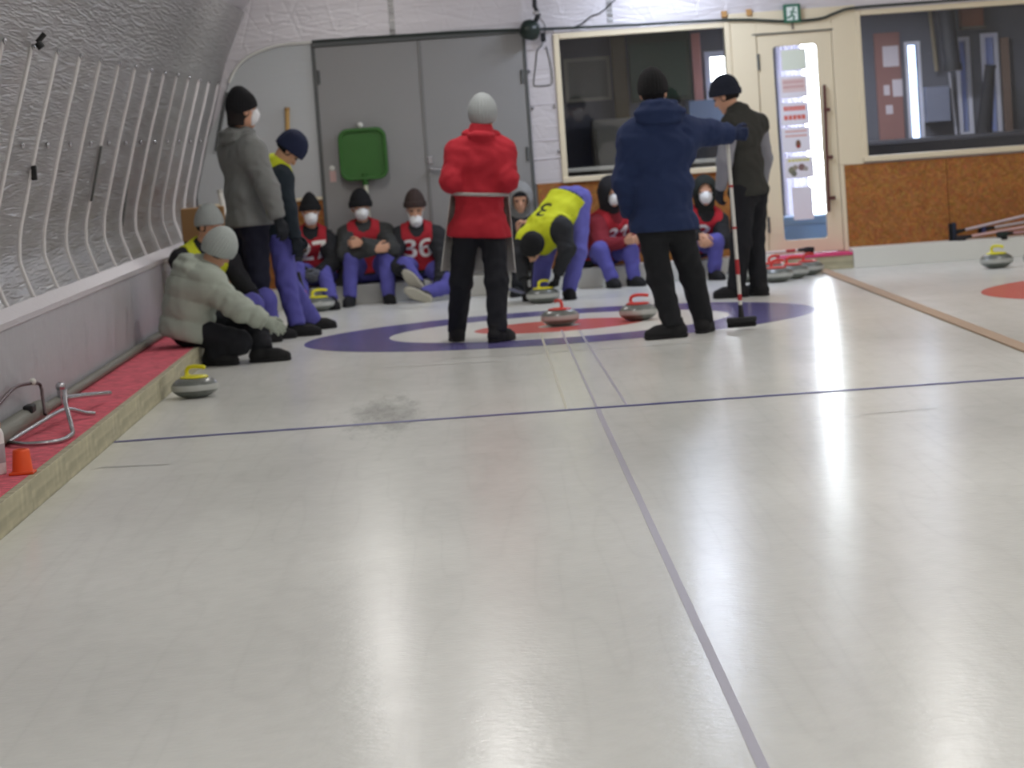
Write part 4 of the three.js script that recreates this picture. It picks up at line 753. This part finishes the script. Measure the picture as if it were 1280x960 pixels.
// ------------------------------------------------------------------ overhead: cable, lamp, exit sign
single('overhead_cable', tube([[-1.87, 2.318, ZB + 0.055], [-1.2, 2.314, ZB + 0.075], [-0.5, 2.308, ZB + 0.08], [0.0, 2.29, ZB + 0.075], [0.31, 2.278, ZB + 0.07], [1.0, 2.262, ZB + 0.07], [1.83, 2.246, ZB + 0.06], [2.2, 2.21, ZB + 0.06], [2.36, 2.196, ZB + 0.06], [2.62, 2.202, ZB + 0.06], [2.75, 2.242, ZB + 0.06], [2.94, 2.275, ZB + 0.07], [3.7, 2.278, ZB + 0.07], [5.0, 2.29, ZB + 0.07]], 0.012, 120), M.cable, 'dark cable sagging along the top of doors and windows', 'cable');
single('thin_cable', tube([[0.44, 2.28, ZB + 0.03], [0.52, 2.31, ZB + 0.02], [0.60, 2.365, ZB + 0.015], [0.68, 2.39, ZB + 0.015], [0.80, 2.48, ZB + 0.015], [0.92, 2.6, ZB + 0.015]], 0.006, 40), M.black, 'thin black wire climbing the foil above the left window', 'cable');
{ const t = thing('spot_lamp', 'dark green clamp spotlight hanging above the foil strip', 'lamp', [0.085, 2.29, -4.86]);
  const dome = lathe([[0.012, 0.085], [0.045, 0.08], [0.078, 0.055], [0.092, 0.01], [0.09, -0.035], [0.08, -0.06], [0.074, -0.062]], 32); dome.rotateX(0.5); dome.rotateZ(-0.35);
  part('shade', dome.translate(-0.035, -0.01, 0), std('#1d2b25', 0.35), t); part('bulb', new THREE.SphereGeometry(0.045, 16, 12).translate(-0.045, -0.03, 0.01), std('#3a3f3c', 0.3), t);
  part('bracket', [rod([0.02, 0.06, 0], [0.05, 0.13, 0], 0.022), rod([0.05, 0.12, 0], [0.02, 0.19, 0], 0.018), rod([0.02, 0.18, 0], [0.025, 0.34, -0.02], 0.02)], M.black, t); part('clamp', box(0.0, 0.06, 0.115, 0.15, -0.03, 0.03, 0.008), M.chrome, t); part('plug', box(0.055, 0.1, -0.12, -0.04, -0.1, -0.06, 0.01), M.black, t);
  part('cord', [tube([[0.05, 0.1, -0.02], [0.10, 0.02, -0.1], [0.085, -0.08, -0.13], [0.06, -0.15, -0.15], [0.02, -0.19, -0.155], [0.0, -0.3, -0.16], [-0.03, -0.46, -0.16], [-0.02, -0.5, -0.16], [0.10, -0.50, -0.16], [0.13, -0.47, -0.16], [0.125, -0.3, -0.16], [0.10, -0.16, -0.155]], 0.0045, 90)], M.cable, t);
}
{ const t = thing('exit_sign', 'small green and white exit sign above the glazed door', 'sign', [2.365, 2.265, ZB + 0.03]);
  const tex = canvasTex(128, 144, (g, w, h) => {
    g.fillStyle = '#2f6b52'; g.fillRect(0, 0, w, h); g.fillStyle = '#dfe9e2'; g.fillRect(w * 0.14, h * 0.12, w * 0.72, h * 0.78);
    g.fillStyle = '#2f6b52'; g.beginPath(); g.arc(w * 0.60, h * 0.24, w * 0.085, 0, 7); g.fill(); g.strokeStyle = '#2f6b52'; g.lineWidth = w * 0.12; g.lineCap = 'round'; g.lineJoin = 'round';
    g.beginPath(); g.moveTo(w * 0.55, h * 0.38); g.lineTo(w * 0.46, h * 0.58); g.lineTo(w * 0.62, h * 0.70); g.lineTo(w * 0.56, h * 0.86); g.moveTo(w * 0.46, h * 0.58); g.lineTo(w * 0.34, h * 0.72); g.lineTo(w * 0.2, h * 0.74); g.stroke();
    g.lineWidth = w * 0.075; g.beginPath(); g.moveTo(w * 0.56, h * 0.38); g.lineTo(w * 0.74, h * 0.48); g.moveTo(w * 0.54, h * 0.38); g.lineTo(w * 0.36, h * 0.42); g.stroke();
  });
  part('sign_box', box(-0.075, 0.075, -0.082, 0.082, 0, 0.045, 0.006), std('#2f6b52', 0.5), t); const f = part('sign_face', new THREE.PlaneGeometry(0.136, 0.15).translate(0, 0, 0.0465), std('#ffffff', 0.5, { map: tex }), t); void f;
  part('bracket', rod([0, -0.14, 0.012], [0, -0.08, 0.012], 0.008), std('#6b6158', 0.5), t);
}
// ------------------------------------------------------------------ the people: joints in metres
const JOINTS = {
  red: { head: [-0.441, 1.515, 1.02], neck: [-0.467, 1.387, 1.06], pelvis: [-0.522, 0.779, 1.05], sl: [-0.626, 1.29, 1.05], sr: [-0.329, 1.275, 1.05], el: [-0.689, 1.105, 1.0], er: [-0.309, 1.083, 1.0], wl: [-0.597, 1.018, 0.82], wr: [-0.4, 1.004, 0.82], kl: [-0.674, 0.41, 0.98], kr: [-0.43, 0.405, 1.12], al: [-0.725, 0.088, 0.86], ar: [-0.448, 0.085, 1.2] },
  navy: { head: [0.673, 1.588, 1.78], neck: [0.687, 1.451, 1.84], pelvis: [0.679, 0.723, 1.85], sl: [0.525, 1.312, 1.85], sr: [0.863, 1.319, 1.8], el: [0.449, 1.037, 1.86], er: [1.024, 1.308, 1.74], wl: [0.48, 0.803, 1.76], wr: [1.181, 1.286, 1.68], kl: [0.628, 0.4, 1.9], kr: [0.847, 0.388, 1.76], al: [0.686, 0.092, 1.97], ar: [0.905, 0.079, 1.7] },
  vest: { head: [1.456, 1.557, -1.82], neck: [1.541, 1.427, -1.76], pelvis: [1.582, 0.811, -1.76], sl: [1.461, 1.333, -1.62], sr: [1.706, 1.323, -1.92], el: [1.399, 1.068, -1.6], er: [1.744, 1.052, -1.98], wl: [1.362, 0.853, -1.7], wr: [1.711, 0.821, -2.05], kl: [1.492, 0.434, -1.72], kr: [1.611, 0.421, -1.86], al: [1.442, 0.088, -1.76], ar: [1.62, 0.079, -1.8] },
  grey: { head: [-2.203, 1.699, -0.88], neck: [-2.245, 1.53, -0.94], pelvis: [-2.225, 0.862, -0.92], sl: [-2.327, 1.41, -1.1], sr: [-2.146, 1.393, -0.75], el: [-2.306, 1.125, -1.16], er: [-2.051, 1.116, -0.68], wl: [-2.204, 0.889, -1.15], wr: [-1.991, 0.888, -0.66], kl: [-2.3, 0.445, -1.0], kr: [-2.192, 0.445, -0.84], al: [-2.346, 0.087, -1.0], ar: [-2.222, 0.087, -0.86] },
  stoop: { head: [-1.908, 1.38, -1.18], neck: [-2.019, 1.285, -1.2], pelvis: [-2.027, 0.718, -1.2], sl: [-2.032, 1.193, -1.38], sr: [-1.961, 1.181, -1.02], el: [-1.982, 0.939, -1.42], er: [-1.929, 0.946, -0.98], wl: [-1.911, 0.727, -1.4], wr: [-1.898, 0.729, -0.98], kl: [-2.003, 0.392, -1.38], kr: [-1.991, 0.399, -1.0], al: [-1.847, 0.082, -1.55], ar: [-1.929, 0.095, -0.88] },
  s27: { head: [-1.977, 0.828, -4.64], neck: [-1.989, 0.657, -4.74], pelvis: [-1.95, 0.285, -4.86], sl: [-1.854, 0.558, -4.7], sr: [-2.119, 0.577, -4.7], el: [-1.804, 0.385, -4.56], er: [-2.149, 0.412, -4.52], wl: [-1.932, 0.313, -4.36], wr: [-2.043, 0.314, -4.36], kl: [-1.894, 0.307, -4.42], kr: [-2.098, 0.344, -4.4], al: [-1.822, 0.088, -4.15], ar: [-2.072, 0.102, -4.22] },
  arms: { head: [-1.538, 0.836, -4.7], neck: [-1.527, 0.664, -4.8], pelvis: [-1.5, 0.285, -4.86], sl: [-1.348, 0.597, -4.76], sr: [-1.677, 0.606, -4.76], el: [-1.288, 0.462, -4.5], er: [-1.7, 0.449, -4.52], wl: [-1.541, 0.541, -4.36], wr: [-1.421, 0.477, -4.36], kl: [-1.348, 0.404, -4.5], kr: [-1.638, 0.418, -4.48], al: [-1.342, 0.08, -4.42], ar: [-1.681, 0.097, -4.42] },
  s36: { head: [-1.064, 0.797, -4.66], neck: [-1.065, 0.619, -4.75], pelvis: [-1.06, 0.285, -4.86], sl: [-0.901, 0.545, -4.72], sr: [-1.216, 0.56, -4.72], el: [-0.853, 0.328, -4.62], er: [-1.298, 0.361, -4.6], wl: [-0.898, 0.166, -4.42], wr: [-1.227, 0.284, -4.34], kl: [-0.803, 0.121, -4.36], kr: [-1.184, 0.327, -4.4], al: [-1.04, 0.076, -4.22], ar: [-1.083, 0.172, -4.3] },
  hood: { head: [-0.146, 0.816, -4.6], neck: [-0.157, 0.646, -4.7], pelvis: [-0.14, 0.285, -4.86], sl: [-0.038, 0.548, -4.66], sr: [-0.276, 0.558, -4.66], el: [0.002, 0.369, -4.52], er: [-0.311, 0.392, -4.5], wl: [-0.087, 0.534, -4.36], wr: [-0.184, 0.541, -4.36], kl: [-0.035, 0.311, -4.3], kr: [-0.194, 0.323, -4.28], al: [-0.061, 0.054, -3.95], ar: [-0.223, 0.044, -4.1] },
  bend: { head: [-0.096, 0.451, -2.93], neck: [-0.018, 0.471, -3.12], pelvis: [0.251, 0.809, -3.36], sl: [0.158, 0.588, -3.0], sr: [-0.146, 0.512, -3.16], el: [0.183, 0.418, -2.93], er: [-0.217, 0.376, -3.06], wl: [0.092, 0.22, -2.98], wr: [-0.186, 0.195, -2.95], kl: [0.273, 0.377, -3.14], kr: [-0.004, 0.355, -3.2], al: [0.181, 0.078, -3.18], ar: [-0.06, 0.071, -3.38] },
  s31: { head: [0.656, 0.815, -4.58], neck: [0.628, 0.625, -4.7], pelvis: [0.58, 0.285, -4.86], sl: [0.788, 0.527, -4.8], sr: [0.526, 0.538, -4.6], el: [0.888, 0.356, -4.66], er: [0.53, 0.36, -4.48], wl: [0.835, 0.374, -4.44], wr: [0.734, 0.392, -4.36], kl: [0.774, 0.31, -4.42], kr: [0.511, 0.337, -4.4], al: [0.785, 0.074, -4.4], ar: [0.595, 0.083, -4.36] },
  hid: { head: [1.465, 0.764, -4.6], neck: [1.468, 0.586, -4.7], pelvis: [1.36, 0.285, -4.86], sl: [1.58, 0.495, -4.68], sr: [1.334, 0.498, -4.68], el: [1.606, 0.329, -4.54], er: [1.298, 0.345, -4.52], wl: [1.467, 0.324, -4.38], wr: [1.387, 0.4, -4.36], kl: [1.519, 0.333, -4.42], kr: [1.318, 0.334, -4.42], al: [1.493, 0.083, -4.46], ar: [1.274, 0.072, -4.44] },
  yel: { head: [-2.49, 0.874, -0.56], neck: [-2.579, 0.714, -0.62], pelvis: [-2.62, 0.245, -0.62], sl: [-2.385, 0.606, -0.74], sr: [-2.712, 0.641, -0.48], el: [-2.302, 0.447, -0.72], er: [-2.671, 0.433, -0.36], wl: [-2.207, 0.351, -0.62], wr: [-2.463, 0.34, -0.3], kl: [-2.135, 0.304, -0.72], kr: [-2.213, 0.288, -0.48], al: [-2.106, 0.087, -0.74], ar: [-2.192, 0.088, -0.46] },
  puff: { head: [-2.268, 0.754, 1.38], neck: [-2.408, 0.629, 1.36], pelvis: [-2.52, 0.245, 1.36], sl: [-2.403, 0.54, 1.2], sr: [-2.34, 0.543, 1.54], el: [-2.217, 0.341, 1.16], er: [-2.142, 0.372, 1.6], wl: [-2.048, 0.255, 1.2], wr: [-1.976, 0.274, 1.58], kl: [-2.07, 0.285, 1.3], kr: [-2.163, 0.148, 1.56], al: [-2.02, 0.079, 1.48], ar: [-2.339, 0.071, 1.5] },
};
JOINTS.red.el[2] = 1.14; JOINTS.red.er[2] = 1.14; JOINTS.red.wl[2] = JOINTS.red.wr[2] = 0.9;
const BLUE = '#5a58a6';
const redOne = person(JOINTS.red, { label: 'person in a red jacket and grey beanie seen from behind, standing on the rings', face: [0.05, -0.08, -1], size: 0.98, girth: 1.0, toel: [-0.15, 0, -1], toer: [0.55, 0, -0.8], hat: { color: '#a3a8a8', slack: 0.018, plain: true, low: -0.05, tall: 0.01 },
  jacket: { color: '#b3202f', thick: 0.03, arm: 0.026, hem: 0.07, flare: 0.085, belt: 0.2, collar: 0.09, hood: 0.62, hoodUp: 0.0, folds: 0.008 }, trousers: { color: '#171920', wide: 0.02 } });
{ // white apron tied over the red jacket: band round the waist, skirt in front
  const { T, P, su, rs, fs, s } = redOne, t = 0.036, q0 = (p) => (p[0] - P.x) * su.x + (p[1] - P.y) * su.y + (p[2] - P.z) * su.z;
  const round = [-1, 0, 1].map((k) => cone(add(P, rs, 0.052 * k, su, 0.26, fs, 0.01), add(P, rs, 0.125 * k, su, -0.34, fs, 0.03), 0.142, 0.135, 0.05));
  const waistBand = union([cone(add(P, rs, -0.055, su, 0.225), add(P, rs, 0.055, su, 0.225), 0.146, 0.146, 0.05)]);
  const field = union(round), shell = (d) => Math.max(d, -d - 0.008), c = (x, y, z) => (x - P.x) * fs.x + (y - P.y) * fs.y + (z - P.z) * fs.z;
  const skirt = { box: field.box, d: (x, y, z) => Math.max(shell(field.d(x, y, z)), 0.005 - c(x, y, z), q0([x, y, z]) - 0.235, -0.31 - q0([x, y, z])) };
  const tie = { box: waistBand.box, d: (x, y, z) => Math.max(waistBand.d(x, y, z), Math.abs(q0([x, y, z]) - 0.225) - 0.012) };
  part('apron_skirt', mesh(skirt, 0.007), cloth('#cfcdc6'), T, 'white apron front'); part('apron_tie', mesh(tie, 0.007), cloth('#a8a6a2'), T, 'grey apron tie');
}
person(JOINTS.navy, { label: 'person in a navy hooded puffer jacket reaching out to the upright broom', face: [0.25, -0.1, -1], size: 1.03, girth: 1.25, toel: [-0.9, 0, 0.2], toer: [0.3, 0, -1], curl: [0.4, 1.4], palmr: [0, 0, -1], handr: [1, -0.05, -0.2], gloves: '#1a2748', hat: { color: '#0f0f12', slack: 0.014, low: -0.02, plain: true }, mask: {},
  jacket: { color: '#1a2b52', thick: 0.045, arm: 0.034, hem: 0.03, hood: 1.12, hoodUp: 0.0, folds: 0.008, puff: 0.006, per: 0.13 }, trousers: { color: '#121419', wide: 0.022 } });
person(JOINTS.vest, { label: 'person in a dark vest with grey sleeves standing right of the broom', face: [-0.8, -0.4, -0.45], size: 1.0, girth: 0.85, toel: [-1, 0, -0.2], toer: [-0.6, 0, -0.8], hipRight: [0.6, 0, -0.75], gloves: '#20222a', hat: { color: '#1d2333', slack: 0.02, wide: 0.08, low: -0.02 },
  jacket: { color: '#33342f', sleeves: '#8d8f96', name: 'vest', thick: 0.022, arm: 0.012, hem: 0.03, collar: 0.05 }, trousers: { color: '#14161c', wide: 0.024 } });
person(JOINTS.grey, { label: 'tall person in a grey hooded jacket standing by the left wall', face: [0.85, -0.05, -0.45], size: 1.06, girth: 1.0, toel: [0.8, 0, -0.3], toer: [0.8, 0, -0.3], hipRight: [0.5, 0, 0.8], gloves: '#1e2328', hat: { color: '#0d0e12', slack: 0.012, tall: 0.02, low: -0.03, plain: true }, longHair: true, mask: {},
  jacket: { color: '#7f827f', thick: 0.036, arm: 0.03, hem: 0.02, hood: 0.95, hoodUp: -0.02, folds: 0.008 }, trousers: { color: '#14172a', wide: 0.026 } });
person(JOINTS.stoop, { label: 'stooping player with a yellow bib over a dark jacket and a navy cap', face: [0.5, -0.85, -0.2], crown: [0.85, 0.5, -0.1], size: 0.96, girth: 0.9, toel: [1, 0, -0.1], toer: [1, 0, 0.05], hipRight: [0.1, 0, 1], gloves: '#1a2228', hunch: 0.6, hat: { color: '#1a2340', slack: 0.026, wide: 0.085, low: -0.03, plain: true }, hair: '#151414',
  jacket: { color: '#1f2b33', thick: 0.02, arm: 0.016, hem: 0.03 }, bib: { color: '#ccd62a', num: '', hem: 0.36, half: 0.14, neck: 0.085 }, trousers: { color: BLUE, wide: 0.022 } });
person(JOINTS.s27, { label: 'seated player in a red bib numbered 27 with a white mask', face: [0.1, -0.3, 1], size: 0.92, girth: 0.95, toel: [0.3, 0, 1], toer: [-0.3, 0, 1], gloves: '#5c6068', hunch: 0.7, hat: { color: '#0e0f12', slack: 0.014, tall: 0.032, wide: 0.055, low: -0.01 }, mask: {},
  jacket: { color: '#1c1d20', thick: 0.03, arm: 0.026, hem: 0.02, folds: 0.008 }, bib: { color: '#a8202c', num: '27', hem: 0.0, at: [0.5, 0.62], fontSize: 0.74 }, trousers: { color: BLUE, wide: 0.018 } });
person(JOINTS.arms, { label: 'seated player with folded arms, charcoal jacket, red bib and white mask', face: [0.18, -0.28, 1], size: 0.94, girth: 1.0, toel: [0.2, 0, 1], toer: [-0.15, 0, 1], hunch: 0.6, handl: [-1, 0, -0.1], handr: [1, 0.1, -0.1], curl: [0.6, 0.6], hat: { color: '#0e0f13', slack: 0.018, tall: 0.022, wide: 0.068, low: -0.02 }, mask: {}, hair: '#15110f',
  jacket: { color: '#3b3d3c', thick: 0.03, arm: 0.026, hem: 0.02, folds: 0.008 }, bib: { color: '#ad222e', num: '', hem: 0.0 }, trousers: { color: BLUE, wide: 0.018 } });
person(JOINTS.s36, { label: 'seated player in a brown beanie and red bib numbered 36, mask under the chin', face: [0, -0.38, 1], size: 0.92, girth: 0.95, freeFeet: true, toel: [-0.85, 0.45, 0.15], toer: [-0.6, 0.75, 0.2], solel: [0.25, 0.35, -0.95], soler: [0.1, 0.3, -1], shoes: { color: '#3c3a38', sole: '#b9b5a6' }, gloves: '#22242a', hunch: 0.6, hat: { color: '#3d302c', slack: 0.016, tall: 0.028, wide: 0.07, low: -0.01 }, mask: { low: true },
  jacket: { color: '#26272a', thick: 0.028, arm: 0.026, hem: 0.02, folds: 0.008 }, bib: { color: '#a8202c', num: '36', hem: 0.02, at: [0.5, 0.56], fontSize: 0.74 }, trousers: { color: BLUE, wide: 0.016 } });
person(JOINTS.hood, { label: 'seated person in a grey hood looking down between the red jacket and the yellow bib', face: [0.0, -0.35, 1], size: 0.92, toel: [0.2, 0, 1], toer: [-0.3, 0, 1], hunch: 0.5, hoodUp: '#8b8c8a', hat: { color: '#1c1d22', slack: 0.004, low: 0.0, tall: 0, plain: true }, curl: [0.9, 0.9], palml: [-1, 0, 0.3], palmr: [1, 0, 0.3], handl: [0, 1, 0.3], handr: [0, 1, 0.3],
  jacket: { color: '#2a2a2e', thick: 0.024, arm: 0.02, hem: 0.02 }, trousers: { color: '#15161b', wide: 0.016 } });
person(JOINTS.bend, { label: 'player in a yellow bib numbered 3 bending down to grip a stone', face: [-0.25, -0.9, 0.35], crown: [-0.3, -0.35, 0.9], size: 0.98, girth: 0.95, toel: [0.1, 0, 1], toer: [-0.3, 0, 1], hipRight: [-0.75, 0, -0.3], gloves: '#1b1d20', curl: [1.3, 0.6], handl: [-0.15, -0.95, 0.2], palml: [-1, 0, 0.2], hunch: 0.8, hat: { color: '#0e0f11', slack: 0.012 }, hair: '#121212',
  jacket: { color: '#24262a', thick: 0.022, arm: 0.020, hem: 0.0 }, bib: { color: '#d3dc25', num: '3', ink: '#1d2420', hem: 0.02, half: 0.165, at: [0.55, 0.42], fontSize: 0.6, neck: 0.07, back: true }, trousers: { color: '#6362b2', wide: 0.02 } });
person(JOINTS.s31, { label: 'seated player in a dark hood and red top numbered 31 with a white mask', face: [0.5, -0.3, 0.85], size: 0.92, girth: 1.0, toel: [0.5, 0, 0.9], toer: [0.3, 0, 1], hunch: 0.6, hoodUp: '#1d1c1f', mask: {}, handl: [-0.6, 0, 0.7], handr: [0.8, 0.1, 0.5], curl: [0.8, 0.8],
  jacket: { color: '#7e1f2b', thick: 0.03, arm: 0.026, hem: 0.02, folds: 0.008 }, bib: { color: '#a8202c', num: '31', hem: 0.02, at: [0.5, 0.56], fontSize: 0.7 }, trousers: { color: BLUE, wide: 0.018 } });
person(JOINTS.hid, { label: 'seated player in a red bib half hidden behind the navy puffer jacket', face: [0.05, -0.25, 1], size: 0.9, girth: 0.9, toel: [0.4, 0, 1], toer: [-0.2, 0, 1], hunch: 0.6, hoodUp: '#1d2320', mask: {}, handr: [0.4, -0.6, 0.5], curl: [0.6, 0.5],
  jacket: { color: '#1f2022', thick: 0.026, arm: 0.024, hem: 0.02 }, bib: { color: '#b6202e', num: '3', hem: 0.02, at: [0.5, 0.56], fontSize: 0.7 }, trousers: { color: BLUE, wide: 0.018 } });
person(JOINTS.yel, { label: 'seated player in a yellow bib and grey beanie behind the pale puffer jacket', face: [0.8, -0.3, 0.5], size: 0.96, toel: [1, 0, 0.1], toer: [1, 0, 0.2], hipRight: [-0.5, 0, 0.8], gloves: '#23252a', hunch: 0.5, hat: { color: '#a8afac', slack: 0.016, tall: 0.016, low: -0.02, plain: true }, hair: '#131316',
  jacket: { color: '#1d1e22', thick: 0.024, arm: 0.02, hem: 0.02 }, bib: { color: '#ccd42a', num: '', hem: 0.05, half: 0.17 }, trousers: { color: BLUE, wide: 0.02 } });
person(JOINTS.puff, { label: 'person in a pale grey-green puffer jacket crouching on the red walkway', face: [0.6, -0.5, -0.6], crown: [0.6, 0.8, 0], size: 1.0, girth: 1.25, toel: [1, 0, 0.1], toer: [0.7, 0, 0.4], hipRight: [0.15, 0, 1], gloves: '#9aa296', hunch: 0.6, hat: { color: '#aab2ae', slack: 0.022, tall: 0.01, low: -0.05, plain: true }, hair: '#141416',
  jacket: { color: '#a6aea2', thick: 0.055, arm: 0.034, hem: 0.06, flare: 0.08, hood: 1.45, hoodUp: -0.02, puff: 0.02, per: 0.14, folds: 0.007 }, trousers: { color: '#14161d', wide: 0.026 } });
renderer.render(scene, camera);
